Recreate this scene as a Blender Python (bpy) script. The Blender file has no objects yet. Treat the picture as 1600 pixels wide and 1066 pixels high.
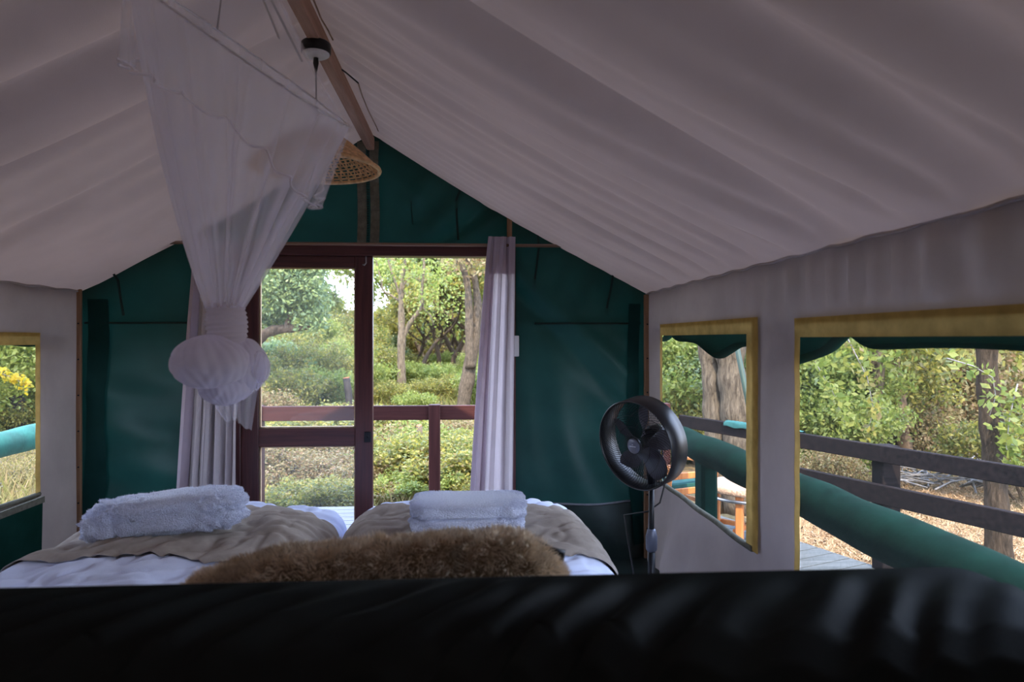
import bpy, math, random
import numpy as np
from mathutils import Vector, noise, Matrix

SC = bpy.context.scene
COL = SC.collection
random.seed(7)
RNG = np.random.default_rng(11)

# ------------------------------------------------------------------ camera
F_PX, CX, HY = 1066.7, 800.0, 530.0
YAW = math.atan(69.0 / F_PX)
CAM_Z = 1.48
ct, st = math.cos(YAW), math.sin(YAW)
cam_d = bpy.data.cameras.new('camera')
cam_d.lens = 24.0
cam_d.sensor_width = 36.0
cam_d.clip_end = 400
cam_d.shift_y = -(533.0 - HY) / 1600.0
cam_d.dof.use_dof = True
cam_d.dof.focus_distance = 3.9
cam_d.dof.aperture_fstop = 3.2
cam = bpy.data.objects.new('camera', cam_d)
COL.objects.link(cam)
cam.location = (0, 0, CAM_Z)
cam.rotation_euler = (math.pi / 2, 0, -YAW)
SC.camera = cam

# ------------------------------------------------------------------ world, sun, exposure
w = bpy.data.worlds.new('hazy_sky')
SC.world = w
w.use_nodes = True
nt = w.node_tree
nt.nodes.clear()
wo = nt.nodes.new('ShaderNodeOutputWorld')
bg = nt.nodes.new('ShaderNodeBackground')
tc = nt.nodes.new('ShaderNodeTexCoord')
sx = nt.nodes.new('ShaderNodeSeparateXYZ')
rp = nt.nodes.new('ShaderNodeValToRGB')
rp.color_ramp.elements[0].position = 0.0
rp.color_ramp.elements[0].color = (0.72, 0.82, 1.0, 1)
rp.color_ramp.elements[1].position = 0.9
rp.color_ramp.elements[1].color = (0.42, 0.59, 1.0, 1)
nt.links.new(tc.outputs['Generated'], sx.inputs[0])
nt.links.new(sx.outputs['Z'], rp.inputs[0])
nt.links.new(rp.outputs[0], bg.inputs['Color'])
bg.inputs['Strength'].default_value = 3.7
nt.links.new(bg.outputs[0], wo.inputs[0])

SUN_EL, SUN_AZ = math.radians(50), math.radians(179)      # azimuth: left of straight ahead
sd = Vector((-math.sin(SUN_AZ) * math.cos(SUN_EL), math.cos(SUN_AZ) * math.cos(SUN_EL), math.sin(SUN_EL)))
sun_d = bpy.data.lights.new('sun', 'SUN')
sun_d.energy = 4.0
sun_d.angle = math.radians(0.9)
sun_d.color = (1.0, 0.88, 0.68)
sun = bpy.data.objects.new('sun', sun_d)
COL.objects.link(sun)
sun.location = sd * 40
sun.rotation_euler = sd.to_track_quat('Z', 'Y').to_euler()

SC.view_settings.view_transform = 'Standard'
SC.view_settings.look = 'None'
SC.view_settings.gamma = 1
SC.view_settings.use_curve_mapping = False
SC.view_settings.exposure = 1.5
SC.cycles.max_bounces = 10
SC.cycles.diffuse_bounces = 5
SC.cycles.transmission_bounces = 8
SC.cycles.transparent_max_bounces = 24
SC.cycles.sample_clamp_indirect = 4.0

# ------------------------------------------------------------------ measuring helpers
def ray(px, py):
    u = (px - CX) / F_PX
    return Vector((st + u * ct, ct - u * st, -(py - HY) / F_PX))

def at(px, py, Y):
    d = ray(px, py)
    s = Y / d.y
    return Vector((d.x * s, Y, CAM_Z + d.z * s))

GZ = -0.40
def ground_at(px, py, z=GZ):
    d = ray(px, py)
    s = (z - CAM_Z) / d.z
    return Vector((d.x * s, d.y * s, z))

def lerp(a, b, t):
    return a + (b - a) * t

def smooth(t):
    t = np.clip(t, 0, 1)
    return t * t * (3 - 2 * t)

# ------------------------------------------------------------------ materials
MATS = {}
def new_mat(name):
    m = bpy.data.materials.new(name)
    m.use_nodes = True
    m.node_tree.nodes.clear()
    MATS[name] = m
    out = m.node_tree.nodes.new('ShaderNodeOutputMaterial')
    return m, m.node_tree, out

def N(nt, t, **kw):
    n = nt.nodes.new(t)
    for k, v in kw.items():
        if k in n.inputs.keys():
            n.inputs[k].default_value = v
        else:
            setattr(n, k, v)
    return n

def coords(nt, scale=(1, 1, 1), kind='Object'):
    t = nt.nodes.new('ShaderNodeTexCoord')
    mp = nt.nodes.new('ShaderNodeMapping')
    mp.inputs['Scale'].default_value = scale
    nt.links.new(t.outputs[kind], mp.inputs[0])
    return mp.outputs[0]

def rgba(c, k=1.0):
    return (c[0] * k, c[1] * k, c[2] * k, 1)

def mixcol(nt, fac, a, b):
    r = nt.nodes.new('ShaderNodeValToRGB')
    r.color_ramp.elements[0].color = a
    r.color_ramp.elements[1].color = b
    r.color_ramp.elements[0].position = 0.3
    r.color_ramp.elements[1].position = 0.7
    nt.links.new(fac, r.inputs[0])
    return r.outputs[0]

def bump(nt, h, strength, dist=0.01):
    b = N(nt, 'ShaderNodeBump')
    b.inputs['Strength'].default_value = strength
    b.inputs['Distance'].default_value = dist
    nt.links.new(h, b.inputs['Height'])
    return b.outputs[0]

def plain(name, col, rough=0.6, metallic=0.0, var=0.12, scale=12, bmp=0.0, bscale=60, spec=0.5, sheen=0.0):
    m, nt, out = new_mat(name)
    p = N(nt, 'ShaderNodeBsdfPrincipled')
    p.inputs['Roughness'].default_value = rough
    p.inputs['Metallic'].default_value = metallic
    p.inputs['Specular IOR Level'].default_value = spec
    if sheen:
        p.inputs['Sheen Weight'].default_value = sheen
    v = coords(nt)
    n = N(nt, 'ShaderNodeTexNoise', Scale=scale, Detail=4.0)
    nt.links.new(v, n.inputs['Vector'])
    nt.links.new(mixcol(nt, n.outputs[0], rgba(col, 1 - var), rgba(col, 1 + var)), p.inputs['Base Color'])
    if bmp:
        n2 = N(nt, 'ShaderNodeTexNoise', Scale=bscale, Detail=5.0)
        nt.links.new(v, n2.inputs['Vector'])
        nt.links.new(bump(nt, n2.outputs[0], bmp), p.inputs['Normal'])
    nt.links.new(p.outputs[0], out.inputs[0])
    return m

def cloth(name, col, tcol=None, fac=0.0, var=0.10, scale=2.5, weave=420.0, rough=0.95, sheen=0.0):
    """woven fabric: diffuse reflection plus light let through from the other side"""
    m, nt, out = new_mat(name)
    v = coords(nt)
    n = N(nt, 'ShaderNodeTexNoise', Scale=scale, Detail=5.0, Roughness=0.6)
    nt.links.new(v, n.inputs['Vector'])
    c = mixcol(nt, n.outputs[0], rgba(col, 1 - var), rgba(col, 1 + var))
    wv = N(nt, 'ShaderNodeTexNoise', Scale=weave, Detail=2.0)
    nt.links.new(v, wv.inputs['Vector'])
    d = N(nt, 'ShaderNodeBsdfDiffuse')
    d.inputs['Roughness'].default_value = 0.6
    nt.links.new(c, d.inputs['Color'])
    bn = bump(nt, wv.outputs[0], 0.35, 0.002)
    nt.links.new(bn, d.inputs['Normal'])
    if fac > 0:
        t = N(nt, 'ShaderNodeBsdfTranslucent')
        c2 = mixcol(nt, n.outputs[0], rgba(tcol, 1 - var), rgba(tcol, 1 + var))
        nt.links.new(c2, t.inputs['Color'])
        mx = N(nt, 'ShaderNodeMixShader')
        mx.inputs[0].default_value = fac
        nt.links.new(d.outputs[0], mx.inputs[1])
        nt.links.new(t.outputs[0], mx.inputs[2])
        last = mx
    else:
        last = d
    if sheen:
        gl = N(nt, 'ShaderNodeBsdfGlossy', Roughness=0.45)
        nt.links.new(bn, gl.inputs['Normal'])
        m2 = N(nt, 'ShaderNodeMixShader')
        m2.inputs[0].default_value = sheen
        nt.links.new(last.outputs[0], m2.inputs[1])
        nt.links.new(gl.outputs[0], m2.inputs[2])
        last = m2
    nt.links.new(last.outputs[0], out.inputs[0])
    return m

def wood(name, c1, c2, axis='z', rough=0.45, scale=1.0, bmp=0.15, spec=0.4):
    m, nt, out = new_mat(name)
    s = {'x': (2, 40, 40), 'y': (40, 2, 40), 'z': (40, 40, 2)}[axis]
    v = coords(nt, tuple(a * scale for a in s))
    n = N(nt, 'ShaderNodeTexNoise', Scale=1.0, Detail=6.0, Roughness=0.65)
    nt.links.new(v, n.inputs['Vector'])
    p = N(nt, 'ShaderNodeBsdfPrincipled')
    p.inputs['Roughness'].default_value = rough
    p.inputs['Specular IOR Level'].default_value = spec
    nt.links.new(mixcol(nt, n.outputs[0], rgba(c1), rgba(c2)), p.inputs['Base Color'])
    nt.links.new(bump(nt, n.outputs[0], bmp, 0.004), p.inputs['Normal'])
    nt.links.new(p.outputs[0], out.inputs[0])
    return m

def bark(name, c1, c2, scale=1.0, spec=0.1):
    m, nt, out = new_mat(name)
    v = coords(nt, (9 * scale, 9 * scale, 1.8 * scale))
    n = N(nt, 'ShaderNodeTexNoise', Scale=1.6, Detail=7.0, Roughness=0.7, Distortion=0.6)
    nt.links.new(v, n.inputs['Vector'])
    p = N(nt, 'ShaderNodeBsdfPrincipled')
    p.inputs['Roughness'].default_value = 0.95
    p.inputs['Specular IOR Level'].default_value = 0.1
    nt.links.new(mixcol(nt, n.outputs[0], rgba(c1), rgba(c2)), p.inputs['Base Color'])
    nt.links.new(bump(nt, n.outputs[0], 1.0, 0.05), p.inputs['Normal'])
    nt.links.new(p.outputs[0], out.inputs[0])
    return m

def leaf(name, cols, transl=0.45, tboost=1.5, rough=0.5):
    """leaves: colour differs leaf by leaf, light shines through"""
    m, nt, out = new_mat(name)
    g = nt.nodes.new('ShaderNodeNewGeometry')
    r = nt.nodes.new('ShaderNodeValToRGB')
    el = r.color_ramp.elements
    while len(el) < len(cols):
        el.new(0.5)
    for i, c in enumerate(cols):
        el[i].position = i / max(1, len(cols) - 1)
        el[i].color = rgba(c)
    nt.links.new(g.outputs['Random Per Island'], r.inputs[0])
    d = N(nt, 'ShaderNodeBsdfPrincipled')
    d.inputs['Roughness'].default_value = rough
    d.inputs['Specular IOR Level'].default_value = 0.35
    nt.links.new(r.outputs[0], d.inputs['Base Color'])
    t = N(nt, 'ShaderNodeBsdfTranslucent')
    h = N(nt, 'ShaderNodeHueSaturation', Value=tboost, Saturation=1.05)
    nt.links.new(r.outputs[0], h.inputs['Color'])
    nt.links.new(h.outputs[0], t.inputs['Color'])
    mx = N(nt, 'ShaderNodeMixShader')
    mx.inputs[0].default_value = transl
    nt.links.new(d.outputs[0], mx.inputs[1])
    nt.links.new(t.outputs[0], mx.inputs[2])
    nt.links.new(mx.outputs[0], out.inputs[0])
    return m

def gauze(name, col, cover, transl=0.5, threads=0.0, tscale=500, glossy=0.0):
    """net, screen or thin pane: partly see-through sheet"""
    m, nt, out = new_mat(name)
    d = N(nt, 'ShaderNodeBsdfDiffuse', Color=rgba(col))
    t = N(nt, 'ShaderNodeBsdfTranslucent', Color=rgba(col))
    a = N(nt, 'ShaderNodeMixShader')
    a.inputs[0].default_value = transl
    nt.links.new(d.outputs[0], a.inputs[1])
    nt.links.new(t.outputs[0], a.inputs[2])
    tr = N(nt, 'ShaderNodeBsdfTransparent')
    b = N(nt, 'ShaderNodeMixShader')
    b.inputs[0].default_value = cover
    if threads:
        v = coords(nt, (tscale, tscale, tscale * 0.12))
        n = N(nt, 'ShaderNodeTexNoise', Scale=1.0, Detail=2.0)
        nt.links.new(v, n.inputs['Vector'])
        mr = N(nt, 'ShaderNodeMapRange')
        mr.inputs['From Min'].default_value = 0.3
        mr.inputs['From Max'].default_value = 0.7
        mr.inputs['To Min'].default_value = max(0, cover - threads)
        mr.inputs['To Max'].default_value = cover + threads
        nt.links.new(n.outputs[0], mr.inputs[0])
        nt.links.new(mr.outputs[0], b.inputs[0])
    nt.links.new(tr.outputs[0], b.inputs[1])
    nt.links.new(a.outputs[0], b.inputs[2])
    last = b
    if glossy:
        gl = N(nt, 'ShaderNodeBsdfGlossy', Roughness=0.02)
        fr = N(nt, 'ShaderNodeFresnel', IOR=1.35)
        c = N(nt, 'ShaderNodeMixShader')
        nt.links.new(fr.outputs[0], c.inputs[0])
        nt.links.new(b.outputs[0], c.inputs[1])
        nt.links.new(gl.outputs[0], c.inputs[2])
        last = c
    nt.links.new(last.outputs[0], out.inputs[0])
    return m

M = {}
M['roof'] = cloth('roof_canvas', (0.47, 0.39, 0.37), (0.27, 0.185, 0.14), 0.042, var=0.07, scale=1.6)
M['wallcloth'] = cloth('taupe_canvas', (0.41, 0.345, 0.315), (0.28, 0.22, 0.18), 0.035, var=0.10, scale=2.2)
M['green'] = cloth('green_canvas', (0.014, 0.048, 0.042), (0.005, 0.048, 0.036), 0.07, var=0.22, scale=2.0, sheen=0.016)
M['greendark'] = cloth('green_canvas_heavy', (0.010, 0.040, 0.030), (0.01, 0.05, 0.035), 0.05, var=0.25, scale=4)
M['doubled'] = cloth('doubled_green_canvas', (0.011, 0.038, 0.034), None, 0, var=0.2, scale=3)
M['pvc'] = plain('black_green_groundsheet', (0.010, 0.020, 0.017), 0.55, var=0.3, bmp=0.1, bscale=20)
M['khaki'] = cloth('khaki_webbing', (0.44, 0.275, 0.075), (0.40, 0.27, 0.09), 0.15, var=0.2, scale=14)
M['olive'] = cloth('olive_webbing', (0.15, 0.14, 0.105), None, 0, var=0.25, scale=30)
M['strap'] = plain('black_green_strap', (0.006, 0.02, 0.016), 0.9, var=0.2)
M['seam'] = plain('grey_seam_tape', (0.12, 0.12, 0.13), 0.9, var=0.2)
M['batten'] = wood('pine_batten', (0.20, 0.105, 0.055), (0.34, 0.19, 0.10), 'z', 0.7)
M['ridge'] = wood('ridge_beam_wood', (0.30, 0.165, 0.115), (0.50, 0.30, 0.22), 'y', 0.7)
M['rod'] = wood('brown_rod_wood', (0.15, 0.085, 0.055), (0.27, 0.165, 0.115), 'x', 0.45)
M['mahogz'] = wood('mahogany_upright', (0.038, 0.013, 0.014), (0.105, 0.033, 0.031), 'z', 0.35)
M['mahogx'] = wood('mahogany_rail', (0.038, 0.013, 0.014), (0.105, 0.033, 0.031), 'x', 0.35)
M['bead'] = wood('glazing_bead_wood', (0.42, 0.25, 0.12), (0.62, 0.42, 0.24), 'z', 0.5)
M['railx'] = wood('red_brown_rail', (0.028, 0.008, 0.0065), (0.066, 0.020, 0.016), 'x', 0.6, spec=0.15)
M['railz'] = wood('red_brown_post', (0.028, 0.008, 0.0065), (0.066, 0.020, 0.016), 'z', 0.6, spec=0.15)
M['darkrail'] = wood('dark_weathered_rail', (0.007, 0.0055, 0.0055), (0.022, 0.015, 0.014), 'x', 0.8, spec=0.06)  # dark wood, darkened further to hold the shade on its near faces
M['deck'] = wood('grey_deck_board', (0.13, 0.12, 0.115), (0.25, 0.23, 0.22), 'x', 0.8)
M['deckdark'] = wood('dark_deck_board', (0.055, 0.062, 0.06), (0.12, 0.125, 0.12), 'x', 0.8)
M['orange'] = wood('orange_varnished_wood', (0.42, 0.13, 0.035), (0.68, 0.26, 0.08), 'z', 0.4)
M['wicker'] = plain('wicker_weave', (0.42, 0.27, 0.17), 0.8, var=0.35, scale=60, bmp=0.8, bscale=90)
M['rattan'] = plain('rattan_cane', (0.66, 0.40, 0.19), 0.55, var=0.3, scale=40)
M['black'] = plain('black_metal', (0.008, 0.008, 0.010), 0.38, 0.4, var=0.2)
M['blackplastic'] = plain('black_plastic', (0.014, 0.014, 0.018), 0.35, var=0.15)
M['blade'] = plain('dark_grey_fan_blade', (0.085, 0.08, 0.10), 0.35, var=0.1)
M['hubgrey'] = plain('grey_hub_cap', (0.11, 0.115, 0.15), 0.35, 0.3, var=0.1)
M['mark'] = plain('pale_print', (0.55, 0.55, 0.6), 0.5, var=0.05)
M['steel'] = plain('grey_steel', (0.35, 0.36, 0.38), 0.35, 0.9, var=0.1)
M['white'] = plain('white_plastic', (0.72, 0.72, 0.76), 0.4, var=0.04)
M['linen'] = cloth('white_cotton', (0.75, 0.80, 0.97), None, 0, var=0.04, scale=3, weave=260)
M['runner'] = cloth('beige_linen', (0.40, 0.345, 0.30), None, 0, var=0.12, scale=18, weave=350)
M['mattress'] = cloth('mattress_ticking', (0.55, 0.55, 0.6), None, 0)
M['terry'] = plain('white_terry', (0.70, 0.73, 0.86), 1.0, var=0.10, scale=120, bmp=0.9, bscale=170, spec=0.1, sheen=0.3)
M['terryloop'] = plain('white_terry_loops', (0.74, 0.77, 0.90), 1.0, var=0.05, spec=0.05)
M['curtain'] = cloth('mauve_curtain', (0.56, 0.47, 0.52), (0.60, 0.46, 0.50), 0.30, var=0.06, scale=5)
M['sheer'] = cloth('white_curtain', (0.56, 0.49, 0.50), (0.56, 0.47, 0.47), 0.35, var=0.05, scale=5)
M['fur'] = plain('brown_fur', (0.80, 0.68, 0.53), 0.9, var=0.25, scale=9, spec=0.15)
M['furbase'] = plain('brown_hide', (0.30, 0.22, 0.14), 1.0, var=0.4, scale=14, bmp=0.8, bscale=60)
M['headboard'] = cloth('dark_padded_cover', (0.015, 0.020, 0.020), None, 0, var=0.25, scale=5, sheen=0.014)
M['net'] = gauze('mosquito_net', (0.94, 0.92, 1.0), 0.35, 0.75)
M['netthin'] = gauze('mosquito_net_single', (0.94, 0.92, 1.0), 0.19, 0.75)
M['netdense'] = gauze('mosquito_net_bunched', (0.90, 0.88, 0.97), 0.94, 0.42)
M['nethem'] = gauze('net_hem', (0.95, 0.92, 1.0), 0.35, 0.45)
M['screen'] = gauze('insect_screen', (0.035, 0.04, 0.036), 0.15, 0.3, threads=0.07, tscale=420)
M['glass'] = gauze('door_glass', (0.6, 0.62, 0.6), 0.035, 0.5, glossy=1.0)
M['rope'] = plain('tan_rope', (0.32, 0.22, 0.16), 0.9, var=0.2)
M['tape'] = plain('pale_strap', (0.34, 0.30, 0.27), 0.9, var=0.1)
M['cord'] = plain('black_cord', (0.01, 0.008, 0.008), 0.6)
M['greenroll'] = plain('teal_canvas_roll', (0.012, 0.125, 0.092), 0.75, var=0.3, scale=7, bmp=0.25, bscale=30)  # left pole's green canvas, sunlight on it put into a brighter teal
M['greenrolldark'] = plain('dark_green_canvas_roll', (0.0028, 0.016, 0.011), 0.95, var=0.3, scale=7, bmp=0.25, bscale=30, spec=0.05)  # right pole's green canvas, shade from overhead put into a darker colour
M['greenpole'] = plain('green_painted_pole', (0.02, 0.042, 0.024), 0.6, var=0.2)
M['tealcloth'] = plain('teal_canvas', (0.008, 0.075, 0.062), 0.8, var=0.15)
M['barkgrey'] = bark('grey_bark', (0.043, 0.030, 0.021), (0.260, 0.201, 0.136), 2.4)
M['barkbrown'] = bark('brown_bark', (0.051, 0.033, 0.021), (0.203, 0.138, 0.087), 1.2)
M['barkspot'] = bark('blotched_bark', (0.022, 0.017, 0.011), (0.197, 0.147, 0.102), 4.0)
M['barkdark'] = bark('dark_bark', (0.025, 0.018, 0.012), (0.116, 0.082, 0.054), 2.5)
M['char'] = bark('charred_wood', (0.02, 0.017, 0.016), (0.09, 0.075, 0.07), 3)
M['cutend'] = plain('fresh_cut_wood', (0.50, 0.17, 0.07), 0.8, var=0.2)
M['leafblue'] = leaf('blue_green_leaves', [(0.086, 0.136, 0.059), (0.152, 0.212, 0.094), (0.162, 0.197, 0.046), (0.246, 0.294, 0.123), (0.102, 0.156, 0.077)], 0.4, 1.4)
M['leafmid'] = leaf('mid_green_leaves', [(0.092, 0.130, 0.028), (0.178, 0.213, 0.046), (0.260, 0.269, 0.068), (0.127, 0.166, 0.046)], 0.45, 1.5)
M['leafyellow'] = leaf('yellow_green_leaves', [(0.124, 0.134, 0.029), (0.218, 0.207, 0.044), (0.319, 0.262, 0.058), (0.145, 0.165, 0.054), (0.086, 0.104, 0.029), (0.218, 0.158, 0.063)], 0.45, 1.4)
M['leafdark'] = leaf('dark_green_leaves', [(0.050, 0.078, 0.026), (0.099, 0.131, 0.042), (0.148, 0.173, 0.062), (0.074, 0.100, 0.043)], 0.4, 1.3)
M['leafolive'] = leaf('olive_leaves', [(0.154, 0.125, 0.045), (0.231, 0.182, 0.074), (0.170, 0.092, 0.042), (0.292, 0.229, 0.110), (0.123, 0.125, 0.050), (0.199, 0.117, 0.054)], 0.4, 1.3)
M['leafgold'] = leaf('golden_leaves', [(0.377, 0.266, 0.019), (0.430, 0.330, 0.030), (0.295, 0.266, 0.038)], 0.5, 1.3)
M['dry'] = leaf('dry_grass_blades', [(0.307, 0.219, 0.098), (0.236, 0.183, 0.068), (0.212, 0.203, 0.057), (0.354, 0.265, 0.136)], 0.35, 1.2, 0.8)
M['straw'] = leaf('straw_blades', [(0.448, 0.272, 0.136), (0.560, 0.368, 0.208), (0.368, 0.248, 0.136)], 0.2, 1.1, 0.9)
M['twig'] = leaf('grey_twigs', [(0.194, 0.174, 0.158), (0.256, 0.235, 0.220), (0.133, 0.113, 0.098)], 0.05, 1.0, 0.9)

# ground
gm, gnt, gout = new_mat('bush_ground')
gp = N(gnt, 'ShaderNodeBsdfPrincipled', Roughness=1.0)
gp.inputs['Specular IOR Level'].default_value = 0.05
gv = coords(gnt)
gn = N(gnt, 'ShaderNodeTexNoise', Scale=0.35, Detail=8.0, Roughness=0.7)
gnt.links.new(gv, gn.inputs['Vector'])
gr = gnt.nodes.new('ShaderNodeValToRGB')
e = gr.color_ramp.elements
e[0].position, e[0].color = 0.36, (0.09, 0.092, 0.038, 1)
e[1].position, e[1].color = 0.62, (0.31, 0.18, 0.09, 1)
gnt.links.new(gn.outputs[0], gr.inputs[0])
gnt.links.new(gr.outputs[0], gp.inputs['Base Color'])
gn2 = N(gnt, 'ShaderNodeTexNoise', Scale=25, Detail=6.0)
gnt.links.new(gv, gn2.inputs['Vector'])
gnt.links.new(bump(gnt, gn2.outputs[0], 0.8, 0.05), gp.inputs['Normal'])
gnt.links.new(gp.outputs[0], gout.inputs[0])
M['ground'] = gm

# ------------------------------------------------------------------ object helpers
ORIGIN = {}

def tag(o, label=None, cat=None, group=None, kind=None):
    if label: o['label'] = label
    if cat: o['category'] = cat
    if group: o['group'] = group
    if kind: o['kind'] = kind
    return o

def thing(name, loc, label=None, cat=None, group=None, kind=None):
    o = bpy.data.objects.new(name, None)
    o.empty_display_size = 0.1
    COL.objects.link(o)
    o.location = loc
    ORIGIN[o.name] = np.array(loc, dtype=float)
    return tag(o, label, cat, group, kind)

def mesh_from(name, V, faces, smooth_=True):
    me = bpy.data.meshes.new(name)
    if isinstance(faces, np.ndarray):
        nf, k = faces.shape
        me.vertices.add(len(V))
        me.vertices.foreach_set('co', np.asarray(V, dtype=np.float32).ravel())
        me.loops.add(nf * k)
        me.loops.foreach_set('vertex_index', faces.astype(np.int32).ravel())
        me.polygons.add(nf)
        me.polygons.foreach_set('loop_start', np.arange(0, nf * k, k, dtype=np.int32))
        me.polygons.foreach_set('loop_total', np.full(nf, k, dtype=np.int32))
        me.update(calc_edges=True)
    else:
        me.from_pydata([tuple(v) for v in V], [], faces)
        me.update()
    if smooth_:
        me.polygons.foreach_set('use_smooth', np.ones(len(me.polygons), dtype=bool))
    return me

def place(name, V, faces, mat, parent=None, smooth_=True, base=None):
    """V in world coordinates; the object's origin is its parent's, or the base of its own bounds"""
    V = np.asarray(V, dtype=float)
    if parent is not None:
        org = ORIGIN[parent.name]
    elif base is not None:
        org = np.array(base, dtype=float)
    else:
        lo, hi = V.min(0), V.max(0)
        org = np.array([(lo[0] + hi[0]) / 2, (lo[1] + hi[1]) / 2, lo[2]])
    me = mesh_from(name, V - org, faces, smooth_)
    me.materials.append(mat)
    o = bpy.data.objects.new(name, me)
    COL.objects.link(o)
    if parent is not None:
        o.parent = parent
    else:
        o.location = org
    ORIGIN[o.name] = org
    return o

class MB:
    def __init__(self):
        self.v, self.f = [], []
    def add(self, V, F):
        n = len(self.v)
        self.v += [tuple(p) for p in V]
        self.f += [tuple(i + n for i in f) for f in F]
        return self
    def box(self, a, b, rot=None, c=None, ch=0.0):
        """box between corners a and b; ch chamfers all edges"""
        a, b = np.minimum(a, b), np.maximum(a, b)
        mid, h = (a + b) / 2, (b - a) / 2
        ch = min(ch, h.min() * 0.45)
        if ch <= 0:
            P = [(x, y, z) for z in (-1, 1) for y in (-1, 1) for x in (-1, 1)]
            V = np.array(P) * h
            F = [(0, 2, 3, 1), (4, 5, 7, 6), (0, 1, 5, 4), (2, 6, 7, 3), (0, 4, 6, 2), (1, 3, 7, 5)]
        else:
            V, idx = [], {}
            for sz in (-1, 1):
                for sy in (-1, 1):
                    for sx_ in (-1, 1):
                        s = np.array((sx_, sy, sz), float)
                        for k in range(3):
                            p = s * (h - ch)
                            p[k] = s[k] * h[k]
                            idx[(sx_, sy, sz, k)] = len(V)
                            V.append(p)
            V = np.array(V)
            F = []
            S = (-1, 1)
            for k in range(3):
                i, j = (k + 1) % 3, (k + 2) % 3
                for s in S:
                    q = []
                    for (p, r) in ((-1, -1), (1, -1), (1, 1), (-1, 1)):
                        t = [0, 0, 0]; t[k] = s; t[i] = p; t[j] = r
                        q.append(idx[(*t, k)])
                    F.append(tuple(q if s > 0 else q[::-1]))
                for p in S:
                    for r in S:
                        t0 = [0, 0, 0]; t0[i] = p; t0[j] = r
                        ta, tb = list(t0), list(t0); ta[k] = -1; tb[k] = 1
                        q = [idx[(*ta, i)], idx[(*tb, i)], idx[(*tb, j)], idx[(*ta, j)]]
                        F.append(tuple(q if p * r < 0 else q[::-1]))
            for sz in S:
                for sy in S:
                    for sx_ in S:
                        q = [idx[(sx_, sy, sz, k)] for k in range(3)]
                        F.append(tuple(q if sx_ * sy * sz > 0 else q[::-1]))
        if rot is not None:
            V = V @ np.array(rot.to_3x3() if hasattr(rot, 'to_3x3') else rot).T
        self.add(V + mid, F)
        return self
    def beam(self, p, q, wdt, hgt, up=(0, 0, 1), ch=0.0):
        """box beam from p to q"""
        p, q = np.array(p, float), np.array(q, float)
        d = q - p
        L = np.linalg.norm(d)
        d /= L
        s = np.cross(d, up); s /= np.linalg.norm(s)
        u = np.cross(s, d)
        m = MB().box(np.array((-wdt / 2, -L / 2, -hgt / 2)), np.array((wdt / 2, L / 2, hgt / 2)), ch=ch)
        V = np.array(m.v)
        self.add(V[:, :1] * s + V[:, 1:2] * d + V[:, 2:3] * u + (p + q) / 2, m.f)
        return self
    def tube(self, pts, radii, n=8, cap=True):
        pts = np.array(pts, float)
        k = len(pts)
        radii = np.full(k, radii) if np.isscalar(radii) else np.array(radii, float)
        T = np.gradient(pts, axis=0)
        T /= np.linalg.norm(T, axis=1)[:, None] + 1e-12
        a = np.array((0, 0, 1.0)) if abs(T[0][2]) < 0.9 else np.array((1.0, 0, 0))
        nrm = np.cross(T[0], a); nrm /= np.linalg.norm(nrm)
        V = []
        ang = np.linspace(0, 2 * math.pi, n, endpoint=False)
        for i in range(k):
            nrm = nrm - T[i] * np.dot(nrm, T[i])
            nrm /= np.linalg.norm(nrm) + 1e-12
            b = np.cross(T[i], nrm)
            V.append(pts[i] + radii[i] * (np.cos(ang)[:, None] * nrm + np.sin(ang)[:, None] * b))
        V = np.concatenate(V)
        F = []
        for i in range(k - 1):
            for j in range(n):
                j2 = (j + 1) % n
                F.append((i * n + j, i * n + j2, (i + 1) * n + j2, (i + 1) * n + j))
        if cap:
            F.append(tuple(range(n))[::-1])
            F.append(tuple((k - 1) * n + j for j in range(n)))
        self.add(V, F)
        return self
    def ring(self, c, axis, r, tr, n=48, m=6):
        """torus"""
        axis = np.array(axis, float); axis /= np.linalg.norm(axis)
        a = np.cross(axis, (0, 0, 1) if abs(axis[2]) < 0.9 else (1, 0, 0)); a /= np.linalg.norm(a)
        b = np.cross(axis, a)
        V, F = [], []
        for i in range(n):
            t = 2 * math.pi * i / n
            e_ = math.cos(t) * a + math.sin(t) * b
            for j in range(m):
                p = 2 * math.pi * j / m
                V.append(np.array(c) + e_ * (r + tr * math.cos(p)) + axis * tr * math.sin(p))
        for i in range(n):
            for j in range(m):
                F.append((i * m + j, ((i + 1) % n) * m + j, ((i + 1) % n) * m + (j + 1) % m, i * m + (j + 1) % m))
        self.add(V, F)
        return self
    def lathe(self, prof, c, axis=(0, 0, 1), n=32, close=False):
        """profile of (radius, height) turned about axis through c"""
        axis = np.array(axis, float); axis /= np.linalg.norm(axis)
        a = np.cross(axis, (0, 0, 1) if abs(axis[2]) < 0.9 else (1, 0, 0)); a /= np.linalg.norm(a)
        b = np.cross(axis, a)
        V, F = [], []
        k = len(prof)
        for (r, h) in prof:
            for j in range(n):
                t = 2 * math.pi * j / n
                V.append(np.array(c) + axis * h + r * (math.cos(t) * a + math.sin(t) * b))
        for i in range(k - 1 + (1 if close else 0)):
            i2 = (i + 1) % k
            for j in range(n):
                j2 = (j + 1) % n
                F.append((i * n + j, i * n + j2, i2 * n + j2, i2 * n + j))
        if not close:
            F.append(tuple(range(n))[::-1])
            F.append(tuple((k - 1) * n + j for j in range(n)))
        self.add(V, F)
        return self
    def prism(self, poly, z0, z1):
        n = len(poly)
        V = [(x, y, z0) for x, y in poly] + [(x, y, z1) for x, y in poly]
        F = [tuple(range(n))[::-1], tuple(range(n, 2 * n))]
        F += [(i, (i + 1) % n, n + (i + 1) % n, n + i) for i in range(n)]
        self.add(V, F)
        return self
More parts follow.
